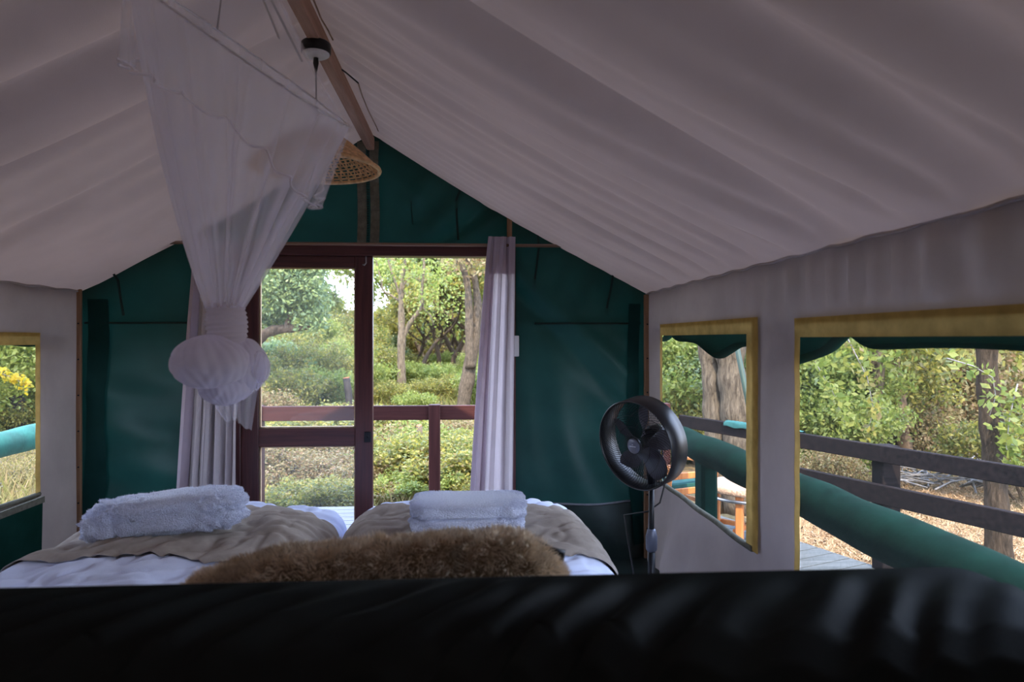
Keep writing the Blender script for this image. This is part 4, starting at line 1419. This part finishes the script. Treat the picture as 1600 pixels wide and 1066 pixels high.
def limb(m, p, d, L, r0, depth, rnd, tips, spread=.6, upb=.25, taper=.62, nseg=6, kids=(2, 3), n=7, minr=.006):
    pts, rad = [np.array(p, float)], [r0]
    d = np.array(d, float); d /= np.linalg.norm(d)
    for i in range(nseg):
        d = d + np.array([rnd.gauss(0, .13), rnd.gauss(0, .13), rnd.gauss(0, .08) + upb * .06])
        d /= np.linalg.norm(d)
        pts.append(pts[-1] + d * L / nseg)
        rad.append(max(minr, r0 * (1 - (1 - taper) * (i + 1) / nseg)))
    m.tube(pts, rad, n, cap=False)
    if depth == 0:
        tips += pts[2:]
        return
    tips.append(pts[-1])
    for k in range(rnd.randint(*kids)):
        nd = d + np.array([rnd.gauss(0, spread), rnd.gauss(0, spread), rnd.gauss(.1, spread * .6)])
        q = len(pts) - 1 if k < 2 else rnd.randint(3, len(pts) - 1)
        limb(m, pts[q], nd, L * rnd.uniform(.6, .8), rad[q] * rnd.uniform(.6, .78), depth - 1, rnd, tips, spread, upb, taper, max(4, nseg - 1), kids, max(4, n - 1), minr)

def tree(name, base, label, lf_mat, bk_mat, seed, H=4.5, r=.12, lean=(0, 0), depth=3, nper=40, lspread=.4, lsize=.10, group=None, trunk_frac=.42, spread=.55, extra=None, minr=.006):
    rnd = random.Random(seed)
    t = thing(name, tuple(base), label, 'tree', group)
    m = MB(); tips = []
    limb(m, np.array(base) - (0, 0, .1), (lean[0], lean[1], 1), H * trunk_frac, r, depth, rnd, tips, spread=spread, nseg=9, n=12, taper=.72, minr=minr)
    if extra is not None: tips = tips + [np.array(p) for p in extra]
    m.build('trunk', bk_mat, t, True)
    V, F = leaves(tips, nper, lspread, lsize, seed + 5)
    place('foliage', V, F, lf_mat, t, False)
    return t

def copy_tree(src, loc, rz, sc, label=None, group=None):
    c = src.copy(); COL.objects.link(c)
    c.location = loc; c.rotation_euler = (0, 0, rz)
    c.scale = (sc, sc, sc) if np.isscalar(sc) else sc
    if label: c['label'] = label
    if group: c['group'] = group
    for ch in src.children:
        k = ch.copy(); COL.objects.link(k); k.parent = c
    return c

def G(px, s):
    """ground point in direction px at distance s"""
    d = ray(px, HY)
    return np.array((d.x * s / d.y, s, GZ))

# the tree with two blotched trunks at the right of the doorway
def trunk_tree(name, paths, label, bmat, lmat, seed, n=14, leafpts=None, nper=60, lspread=.5, lsize=.09):
    base = paths[0][0][0]
    t = thing(name, tuple(base), label, 'tree')
    for P, R in paths:
        P = np.array([tuple(p) for p in P]); k = len(P)
        u = np.linspace(0, 1, k); uu = np.linspace(0, 1, 40)
        pts = np.stack([np.interp(uu, u, P[:, i]) for i in range(3)], -1)
        for _ in range(3):
            pts[1:-1] = (pts[:-2] + 2 * pts[1:-1] + pts[2:]) / 4
        rr = np.interp(uu, u, R) * (1 + .06 * np.sin(uu * 40 + seed))
        m = MB().tube(pts, rr, n, cap=True)
        V = np.array(m.v)
        dsp = np.array([noise.fractal(Vector((v[0] * 9, v[1] * 9, v[2] * 2.2)), 1, 2, 3) for v in V])
        cidx = np.repeat(np.arange(40), n)
        dirv = V - pts[cidx]
        V = V + dirv * (dsp * .24)[:, None]
        place('trunk', V, m.f, bmat, t, True)
    if leafpts is not None:
        V, F = leaves(leafpts, nper, lspread, lsize, seed)
        place('foliage', V, F, lmat, t, False)
    return t
def pxpath(pts, Y):
    return [at(a, b, Y) for a, b in pts]
YT = 13.5
rg = np.random.default_rng(3)
def cloud(px0, px1, py0, py1, Y0, Y1, n):
    return [tuple(at(rg.uniform(px0, px1), rg.uniform(py0, py1), rg.uniform(Y0, Y1))) for _ in range(n)]
trunk_tree('leaning_tree', [
    (pxpath([(712, 690), (722, 655), (727, 610), (735, 570), (742, 520), (748, 480), (742, 440), (736, 415), (724, 392), (714, 360)], YT), [.22, .15, .13, .125, .10, .075, .07, .06, .055, .04]),
    (pxpath([(735, 575), (733, 530), (733, 490), (732, 450), (726, 425), (712, 400), (698, 370)], YT - .1), [.11, .085, .075, .07, .065, .06, .04])],
    'leaning tree with two blotched trunks beside the right curtain', M['barkspot'], M['leafolive'], 4,
    leafpts=cloud(690, 790, 340, 420, YT - 1, YT + 1.5, 60), nper=30, lspread=.35, lsize=.10)
# slender pale tree in the doorway
YS = 20.0
br = [(pxpath([(627, 632), (627, 580), (628, 530), (627, 490), (626, 465), (629, 430), (636, 395), (640, 350)], YS), [0.144, 0.120, 0.110, 0.091, 0.072, 0.053, 0.038, 0.024]),
      (pxpath([(629, 530), (640, 505), (652, 490), (660, 478), (658, 455), (662, 430), (663, 400), (664, 350)], YS), [0.067, 0.067, 0.062, 0.058, 0.048, 0.043, 0.038, 0.024]),
      (pxpath([(626, 472), (612, 462), (598, 455), (596, 440), (590, 418), (586, 400)], YS), [0.034, 0.029, 0.024, 0.024, 0.019, 0.014]),
      (pxpath([(626, 465), (619, 445), (612, 425), (604, 400), (598, 370)], YS), [0.043, 0.034, 0.029, 0.024, 0.019]),
      (pxpath([(628, 455), (634, 440), (643, 432), (658, 440)], YS), [0.029, 0.024, 0.019, 0.014]),
      (pxpath([(660, 480), (672, 492), (678, 508)], YS), [0.029, 0.024, 0.014])]
trunk_tree('slender_tree', br, 'slender grey tree with forked branches in the middle of the open doorway', M['barkgrey'], M['leafmid'], 9, n=10,
    leafpts=cloud(586, 625, 360, 450, YS - 1.5, YS + 1.5, 26) + cloud(625, 715, 360, 440, YS - 1.5, YS + 1.5, 90) + cloud(640, 720, 430, 500, YS - 1, YS + 2, 40), nper=14, lspread=.45, lsize=.11)
# spreading blue-green tree left of the door
YC_ = 14.0
br = [(pxpath([(352, 640), (358, 580), (368, 555), (395, 535), (412, 522), (425, 516), (445, 514), (470, 512), (498, 506)], YC_), [.22, .20, .17, .14, .11, .10, .09, .08, .05]),
      (pxpath([(447, 514), (452, 495), (458, 478), (470, 460), (490, 450)], YC_), [.06, .05, .05, .04, .03]),
      (pxpath([(454, 496), (466, 490), (476, 488), (490, 494), (500, 500)], YC_), [.05, .04, .04, .04, .03]),
      (pxpath([(476, 511), (480, 498), (486, 492)], YC_), [.04, .035, .03]),
      (pxpath([(498, 507), (499, 495), (495, 484)], YC_), [.035, .03, .03]),
      (pxpath([(362, 570), (385, 490), (405, 455), (425, 448), (445, 445)], YC_ + .3), [.15, .12, .10, .07, .05])]
lp = cloud(380, 490, 400, 470, YC_ - 1, YC_ + 1.3, 70) + cloud(440, 498, 405, 480, YC_ - .8, YC_ + 1, 50) + cloud(470, 500, 460, 505, YC_ - .6, YC_ + .6, 22) + cloud(400, 445, 470, 500, YC_, YC_ + 1, 22) + cloud(350, 496, 330, 420, YC_ - 1, YC_ + 1.5, 60)
trunk_tree('spreading_tree', br, 'spreading blue-green tree with a low curved branch seen through the glass door', M['barkbrown'], M['leafblue'], 21, n=10, leafpts=lp, nper=130, lspread=.34, lsize=.085)
# thick double trunk outside the first right window
YK = 6.9
a0 = [(1122, 800), (1120, 700), (1115, 655), (1110, 600), (1107, 555), (1103, 500), (1096, 420)]
a1 = [(1156, 800), (1154, 700), (1150, 655), (1145, 600), (1141, 550), (1138, 500), (1134, 420)]
trunk_tree('double_trunk_tree', [(pxpath(a0, YK), [.11, .10, .092, .092, .092, .092, .092]), (pxpath(a1, YK - .15), [.16, .145, .138, .138, .138, .138, .138])],
    'big tree with two thick rough trunks outside the window behind the fan', M['barkgrey'], M['leafmid'], 31, n=26, leafpts=cloud(1040, 1200, 250, 400, 6, 8, 60), nper=30, lsize=.10)
# trees outside the second right window
YQ = 5.6
trunk_tree('dark_trunk_tree', [(pxpath([(1562, 905), (1560, 860), (1556, 780), (1552, 700), (1547, 640), (1543, 560), (1540, 480)], YQ), [.125, .10, .092, .085, .082, .080, .075])],
    'dark rough tree trunk at the right edge beyond the side railing', M['barkdark'], M['leafyellow'], 41, n=18, leafpts=cloud(1490, 1700, 420, 540, 5.5, 7.5, 40), nper=40, lsize=.09)
trunk_tree('thin_tree', [(pxpath([(1364, 790), (1366, 700), (1367, 640), (1370, 580), (1362, 540), (1360, 480)], 9.0), [.10, .10, .10, .10, .10, .09]), (pxpath([(1367, 620), (1374, 570), (1374, 540), (1376, 480)], 9.0), [.08, .07, .07, .06])],
    'forked slender tree seen above the railing post', M['barkgrey'], M['leafmid'], 43, leafpts=cloud(1300, 1420, 470, 560, 8, 10, 50), nper=40, lsize=.11)
trunk_tree('thin_tree', [(pxpath([(1426, 810), (1420, 740), (1412, 690), (1406, 640), (1400, 590), (1392, 540), (1385, 480)], 9.6), [.12, .10, .10, .10, .09, .08, .07])],
    'slender leaning tree between the railing post and the dark trunk', M['barkbrown'], M['leafyellow'], 45, leafpts=cloud(1380, 1500, 460, 560, 9, 11, 50), nper=40, lsize=.11)

# foliage masses beyond the right window and elsewhere: shrubs
def make_shrub(name, seed, mat, H=1.0, W=.9, nt=90, nper=26, lsize=.06, stems=9, bk='barkbrown', lspread=.16):
    rnd = random.Random(seed)
    t = thing(name, (0, 0, -60 - seed))
    o_ = ORIGIN[t.name]
    m = MB(); tips = []
    for k in range(stems):
        a = rnd.uniform(0, 2 * math.pi)
        limb(m, o_ + (math.cos(a) * .05, math.sin(a) * .05, -.05), (math.cos(a) * .7 * W, math.sin(a) * .7 * W, 1.0 * H), H * .45, .016, 2, rnd, tips, spread=.5, nseg=4, n=4, minr=.003)
    m.build('stems', M[bk], t, True)
    r = np.random.default_rng(seed)
    q = r.normal(size=(nt, 3)); q /= np.linalg.norm(q, axis=1)[:, None]
    q *= (r.uniform(.25, 1, nt) ** .6)[:, None]
    q = q * np.array((W * .5, W * .5, H * .42)) + np.array((0, 0, H * .52)) + o_
    cs = np.concatenate([q, np.array(tips)[:: max(1, len(tips) // nt)]])
    V, F = leaves(cs, nper, lspread, lsize, seed + 1)
    place('foliage', V, F, mat, t, False)
    return t
KIND = {
    'yellow': make_shrub('leafy_shrub', 101, M['leafyellow'], 1.2, 1.3, 110, 26, .065),
    'mid': make_shrub('leafy_shrub', 102, M['leafmid'], 1.3, 1.3, 110, 26, .07),
    'olive': make_shrub('dry_shrub', 103, M['leafolive'], 1.0, 1.4, 110, 26, .05),
    'dark': make_shrub('dark_shrub', 104, M['leafdark'], 1.3, 1.3, 110, 26, .07),
    'blue': make_shrub('blue_green_shrub', 105, M['leafblue'], 1.3, 1.3, 110, 26, .07),
    'twig': make_shrub('twiggy_shrub', 106, M['dry'], .9, 1.4, 90, 16, .045, stems=22, bk='twig'),
}
KIND['bigyellow'] = make_shrub('tall_yellow_green_bush', 111, M['leafyellow'], 2.6, 2.7, 380, 30, .085, stems=12, lspread=.24)
KIND['bigmid'] = make_shrub('tall_green_bush', 112, M['leafmid'], 2.6, 2.7, 380, 30, .085, stems=12, lspread=.24)
KIND['bigdark'] = make_shrub('tall_dark_bush', 113, M['leafdark'], 2.6, 2.7, 340, 30, .085, stems=12, lspread=.24)
USED = set()
ADJ = {'yellow': 'yellow-green', 'mid': 'mid-green', 'olive': 'olive-coloured', 'dark': 'dark green', 'blue': 'blue-green', 'twig': 'pale twiggy', 'bigyellow': 'tall yellow-green', 'bigmid': 'tall mid-green', 'bigdark': 'tall dark green'}
def shrub(kind, loc, sc, rz, label, group):
    if kind in ('yellow', 'mid', 'dark') and np.isscalar(sc) and sc > 1.15:
        kind = 'big' + kind
        sc = sc * .5
    label = ADJ[kind] + ' ' + label
    group = group + ', ' + ADJ[kind]
    src = KIND[kind]
    if kind not in USED:
        USED.add(kind)
        src.location = loc; src.rotation_euler = (0, 0, rz); src.scale = (sc, sc, sc) if np.isscalar(sc) else sc
        tag(src, label, 'shrub', group)
        return src
    c = copy_tree(src, loc, rz, sc)
    return tag(c, label, 'shrub', group)
rs = random.Random(5)
# brush just beyond the front railing, seen through the doorway
LB1, GB1 = 'low shrub in the brush just beyond the front deck railing', 'brush beyond the front railing'
for s in (7.2, 8.2, 9.4, 10.8):
    px = 380
    while px < 780:
        k = rs.choice(['yellow', 'olive', 'mid', 'olive', 'twig', 'yellow', 'olive'])
        p = G(px + rs.uniform(-15, 15), s + rs.uniform(-.4, .4))
        sc = rs.uniform(.62, .88) * (1 if s < 9 else 1.12) * (.72 if s < 8 else 1)
        shrub(k, tuple(p), (sc * 1.15, sc * 1.15, sc * .8), rs.uniform(0, 6.3), LB1, GB1)
        px += 1067 / s * .50
# middle distance shrubs
LB2, GB2 = 'bush in the clearing behind the railing', 'bushes in the clearing'
for (px, s, sc, k) in [(420, 13, 1.0, 'olive'), (450, 15, 1.1, 'yellow'), (480, 17, 1.5, 'yellow'), (505, 16, 1.0, 'mid'), (530, 19, 1.5, 'mid'), (440, 20, 1.9, 'yellow'), (470, 24, 2.3, 'mid'),
                       (550, 22, 1.6, 'yellow'), (595, 24, 1.0, 'mid'), (610, 18, .7, 'yellow'), (645, 24, .9, 'mid'), (665, 19, .7, 'yellow'), (690, 22, .9, 'mid'), (715, 19, .8, 'yellow'), (745, 24, 1.2, 'mid'),
                       (410, 17, 1.5, 'blue'), (420, 27, 2.5, 'blue'), (500, 28, 2.4, 'dark'), (535, 27, 2.3, 'yellow'), (580, 30, 1.6, 'blue'), (640, 30, 1.1, 'yellow'), (700, 30, 1.1, 'mid'), (600, 14, .55, 'olive'), (650, 15, .6, 'mid'), (690, 14.5, .55, 'olive'), (560, 14, .6, 'olive'), (760, 16, 1.0, 'mid')]:
    shrub(k, tuple(G(px, s)), sc, rs.uniform(0, 6.3), LB2, GB2)
# outside the right windows
LB3, GB3 = 'bush beyond the right side railing', 'bushes beyond the side railing'
for (px, s, sc, k) in [(1275, 9.5, 1.5, 'mid'), (1300, 11, 1.9, 'yellow'), (1335, 10.5, 1.5, 'yellow'), (1350, 13, 2.4, 'yellow'), (1395, 12, 1.8, 'yellow'), (1430, 13, 2.3, 'yellow'), (1460, 12, 1.9, 'olive'), (1490, 13, 2.2, 'yellow'), (1520, 14, 2.2, 'mid'),
                       (1290, 15, 3.0, 'yellow'), (1400, 16, 3.2, 'yellow'), (1480, 17, 3.2, 'yellow'), (1440, 9.8, .9, 'olive'), (1310, 8.6, .95, 'mid'), (1600, 7.5, .9, 'yellow'), (1585, 15, 1.2, 'mid'), (1280, 7.6, .7, 'olive'),
                       (1560, 20, 2.6, 'blue'), (1640, 14, 1.6, 'mid')]:
    shrub(k, tuple(G(px, s)), sc, rs.uniform(0, 6.3), LB3, GB3)
LB4, GB4 = 'bush behind the thick double trunk', 'bushes behind the double trunk'
for (px, s, sc, k) in [(1045, 11, 1.8, 'mid'), (1070, 13, 2.6, 'dark'), (1095, 10, 1.0, 'yellow'), (1160, 12, 2.4, 'mid'), (1190, 10, 1.6, 'dark'), (1110, 15, 3.2, 'mid'), (1050, 16, 3.0, 'olive')]:
    shrub(k, tuple(G(px, s)), sc, rs.uniform(0, 6.3), LB4, GB4)
LB5, GB5 = 'bush seen through the left window', 'bushes outside the left window'
for (px, s, sc, k) in [(-10, 15, 2.2, 'blue'), (15, 17, 2.8, 'blue'), (45, 16, 2.4, 'mid'), (0, 12, .8, 'yellow'), (40, 12.5, .8, 'yellow'), (70, 14, 2.2, 'blue'), (25, 22, 3.8, 'mid'), (-30, 12, 2.0, 'mid'), (20, 9.5, .5, 'twig'), (-5, 8.6, .5, 'twig'), (45, 8.8, .5, 'twig'), (60, 10, .6, 'twig')]:
    shrub(k, tuple(G(px, s)), sc, rs.uniform(0, 6.3), LB5, GB5)
LB6, GB6 = 'scrub bush in the far line behind the woodland trunks', 'far scrub line'
for i in range(22):
    px = 378 + i * 19
    shrub(['yellow', 'mid', 'yellow', 'olive'][i % 4], tuple(G(px + rs.uniform(-6, 6), rs.uniform(44, 56))), rs.uniform(3.0, 3.8), rs.uniform(0, 6.3), LB6, GB6)
for k, src in KIND.items():
    if k not in USED:
        for o in list(src.children) + [src]:
            bpy.data.objects.remove(o)

# woodland behind
BT = [tree('woodland_tree', (0, -40, -80), 'x', M['leafdark'], M['barkdark'], 201, H=5.0, r=.085, depth=3, nper=34, lspread=.5, lsize=.16, minr=.012),
      tree('woodland_tree', (0, -40, -90), 'x', M['leafyellow'], M['barkdark'], 202, H=5.5, r=.09, depth=3, nper=34, lspread=.55, lsize=.16, minr=.012),
      tree('woodland_tree', (0, -40, -100), 'x', M['leafmid'], M['barkdark'], 207, H=5.2, r=.085, depth=3, nper=34, lspread=.5, lsize=.16, minr=.012)]
used = [False] * 3
LT, GT = 'dark-trunked tree in the woodland behind the clearing', 'woodland trees behind the clearing'
WADJ = ['dark-leaved', 'yellow-leaved', 'green-leaved']
def wood_tree(i, loc, sc, rz, label=LT, group=GT):
    label = WADJ[i] + ' ' + label
    group = group + ', ' + WADJ[i]
    if not used[i]:
        used[i] = True
        o = BT[i]; o.location = loc; o.scale = (sc, sc, sc); o.rotation_euler = (0, 0, rz)
        tag(o, label, 'tree', group)
    else:
        copy_tree(BT[i], loc, rz, sc, label, group)
spots = [(592, 30, .50), (604, 36, .55), (612, 32, .5), (640, 30, .85), (648, 36, 1.2), (655, 31, 1.05), (672, 33, 1.2), (686, 29, 1.25), (698, 28, 1.3), (704, 34, 1.3), (722, 30, 1.4), (735, 34, 1.5), (748, 27, 1.3), (762, 32, 1.5), (778, 28, 1.4),
         (665, 44, 1.8), (690, 46, 1.9), (720, 45, 2.0), (750, 44, 2.0), (625, 46, .9), (598, 46, .65), (400, 32, 1.3), (425, 36, 1.3), (450, 34, 1.15), (478, 38, 1.0), (505, 34, .7), (520, 40, .75), (540, 36, .5), (560, 42, .6), (385, 26, 1.2), (655, 25, 1.0), (710, 24, 1.15)]
for i, (px, s, sc) in enumerate(spots):
    wood_tree((i * 7 + i // 3) % 3, tuple(G(px, s)), sc, rs.uniform(0, 6.3))
LT2, GT2 = 'woodland tree far behind the right side railing', 'woodland trees on the right'
for i, (px, s, sc) in enumerate([(1280, 20, 1.5), (1320, 22, 1.7), (1360, 19, 1.5), (1410, 22, 1.7), (1450, 20, 1.6), (1490, 23, 1.8), (1525, 25, 1.8), (1580, 34, 2.0), (1050, 20, 1.5), (1090, 22, 1.7), (1140, 20, 1.6), (1190, 20, 1.6), (1230, 21, 1.6), (1610, 40, 2.4)]):
    wood_tree(i % 3, tuple(G(px, s)), sc, rs.uniform(0, 6.3), LT2, GT2)
LT3, GT3 = 'woodland tree outside the left window', 'woodland trees on the left'
for i, (px, s, sc) in enumerate([(-60, 24, 1.6), (-10, 28, 1.9), (30, 26, 1.7), (80, 24, 1.6), (120, 26, 1.6)]):
    wood_tree((i * 2) % 3, tuple(G(px, s)), sc, rs.uniform(0, 6.3), LT3, GT3)

# leafy branches hanging close to the right and left windows
def leafy_branch(name, pts, Y, mat, label, n=30, lsize=.075, spread=.10, thick=.006):
    P = pxpath(pts, Y)
    t = thing(name, tuple(P[-1]), label, 'branch')
    MB().tube(P, np.linspace(thick, thick * .4, len(P)), 6).build('twig', M['twig'], t, True)
    u = np.linspace(0, 1, len(P)); uu = np.linspace(.1, 1, 14)
    cs = np.stack([np.interp(uu, u, [p[i] for p in P]) for i in range(3)], -1)
    V, F = leaves(cs, n, spread, lsize, len(label), aspect=.62)
    place('leaves', V, F, mat, t, False)
leafy_branch('leafy_branch', [(1230, 500), (1270, 560), (1300, 610), (1320, 660)], 6.4, M['leafmid'], 'drooping green branch just right of the canvas strip between the right windows', 16)
leafy_branch('leafy_branch', [(1320, 520), (1355, 590), (1365, 640), (1352, 690)], 6.6, M['leafyellow'], 'drooping branch with bright yellow-green leaves before the forked tree', 8)
leafy_branch('leafy_branch', [(1480, 560), (1520, 572), (1551, 590), (1556, 620), (1546, 650)], 5.3, M['leafmid'], 'pale bent vine with a few leaves across the dark trunk', 4, .08)
leafy_branch('leafy_branch', [(1590, 600), (1578, 650), (1572, 700), (1590, 730)], 5.4, M['leafmid'], 'leafy twig at the right edge beside the dark trunk', 10, .08)
leafy_branch('leafy_branch', [(-30, 575), (0, 583), (25, 592), (42, 606)], 9.0, M['leafgold'], 'branch with golden yellow leaves outside the left window', 9, .075, .09)

# stumps, logs and dead wood
def stump(name, pts, Y, r, mat, label, cap=None):
    P = pxpath(pts, Y)
    t = thing(name, tuple(P[0]), label, 'stump')
    k = len(P)
    MB().tube(P, np.linspace(r * 1.15, r, k), 12).build('trunk', mat, t, True)
    d_ = P[-1] - P[-2]; d_.normalize()
    MB().tube([P[-1], P[-1] + d_ * .015], r * .92, 12).build('cut_face', cap or mat, t)
gs = 15.0
stump('charred_stump', [(547, 648), (546, 630), (544, 610), (541, 591)], gs, .075, M['char'], 'leaning charred post stump seen through the glass door', M['cutend'])
stump('cut_stump', [(660, 735), (658, 700), (656, 680), (655, 666)], 8.6, .036, M['barkgrey'], 'short cut stump with an orange end left of the railing post', M['cutend'])
stump('broken_stump', [(27, 682), (27, 655), (26, 630), (24, 620)], 12.0, .12, M['char'], 'dark broken tree stump outside the left window')
def log(pts, Y, r, label, mat='twig'):
    P = [Vector(p) for p in pts]
    o = MB().tube(P, np.linspace(r, r * .6, len(P)), 10).build('fallen_log', M[mat], None, True)
    tag(o, label, 'log')
q = ground_at(1500, 742)
log([ground_at(1660, 742) + Vector((0, 0, .12)), ground_at(1560, 738) + Vector((0, 0, .12)), ground_at(1470, 735) + Vector((0, 0, .10))], 0, .10, 'pale fallen log on the ground behind the dark trunk')
# loose dead sticks
def sticks(name, px0, px1, py0, py1, n, label, L=.5, r=.012, seed=1):
    rr = random.Random(seed); mm = MB()
    for _ in range(n):
        c = ground_at(rr.uniform(px0, px1), rr.uniform(py0, py1))
        a = rr.uniform(0, 6.3); l = L * rr.uniform(.4, 1.2)
        d_ = Vector((math.cos(a), math.sin(a), rr.uniform(-.1, .5))) * l / 2
        mm.tube([c - d_ + Vector((0, 0, .1)), c + Vector((rr.uniform(-.05, .05), rr.uniform(-.05, .05), .13)), c + d_ + Vector((0, 0, .1))], [r, r * .8, r * .4], 4)
    o = mm.build(name, M['twig'], None, True)
    tag(o, label, 'sticks', kind='stuff')
sticks('dead_sticks', 1400, 1640, 728, 770, 130, 'tangle of dead sticks on the ground beyond the side railing', .7, .014, 1)
sticks('dead_sticks', -60, 70, 705, 800, 260, 'pale tangle of dead twigs on the ground outside the left window', .6, .008, 2)
sticks('dead_sticks', 400, 760, 650, 740, 160, 'grey dead twigs in the brush beyond the front railing', .6, .008, 3)

# grass
def grass(name, region, n, h, mat, label, seed, lean=.5, wdt=.006):
    r = np.random.default_rng(seed)
    P = region(r, n)
    d = r.normal(size=(n, 3)) * lean; d[:, 2] = 1; d /= np.linalg.norm(d, axis=1)[:, None]
    H = (h * r.uniform(.4, 1.3, n))[:, None]
    s = r.normal(size=(n, 3)); s[:, 2] = 0; s /= np.linalg.norm(s, axis=1)[:, None]
    s *= wdt * (1 + H / .3)
    mid = P + d * H * .55
    d2 = d + np.array((0, 0, -.5)) + r.normal(size=(n, 3)) * lean * .5
    tip = mid + d2 / np.linalg.norm(d2, axis=1)[:, None] * H * .5
    V = np.stack([P - s, P + s, mid + s * .7, tip, mid - s * .7], 1).reshape(-1, 3)
    o = place(name, V, np.arange(n * 5).reshape(-1, 5), mat, None, False)
    tag(o, label, 'grass', kind='stuff')
def reg(px0, px1, s0, s1):
    def f(r, n):
        s = s0 * (s1 / s0) ** r.uniform(0, 1, n)
        u = (r.uniform(px0, px1, n) - CX) / F_PX
        dx_, dy_ = st + u * ct, ct - u * st
        return np.stack([dx_ / dy_ * s, s, np.full(n, GZ)], -1)
    return f
grass('tall_grass', reg(370, 790, 6.5, 34), 46000, .30, M['dry'], 'tall dry grass covering the clearing beyond the front railing', 1)
grass('green_grass', reg(370, 790, 9, 34), 26000, .40, M['leafyellow'], 'fresh green undergrowth between the bushes of the clearing', 2)
grass('straw_litter', reg(1255, 1660, 4.6, 10), 26000, .07, M['straw'], 'short orange straw covering the open ground right of the deck', 3, lean=2.5, wdt=.004)
grass('tall_grass', reg(-80, 110, 6.5, 18), 12000, .32, M['dry'], 'dry pale grass outside the left window', 4)
grass('green_grass', reg(1030, 1700, 10, 24), 24000, .40, M['leafyellow'], 'sunlit green undergrowth beyond the side railing', 5)
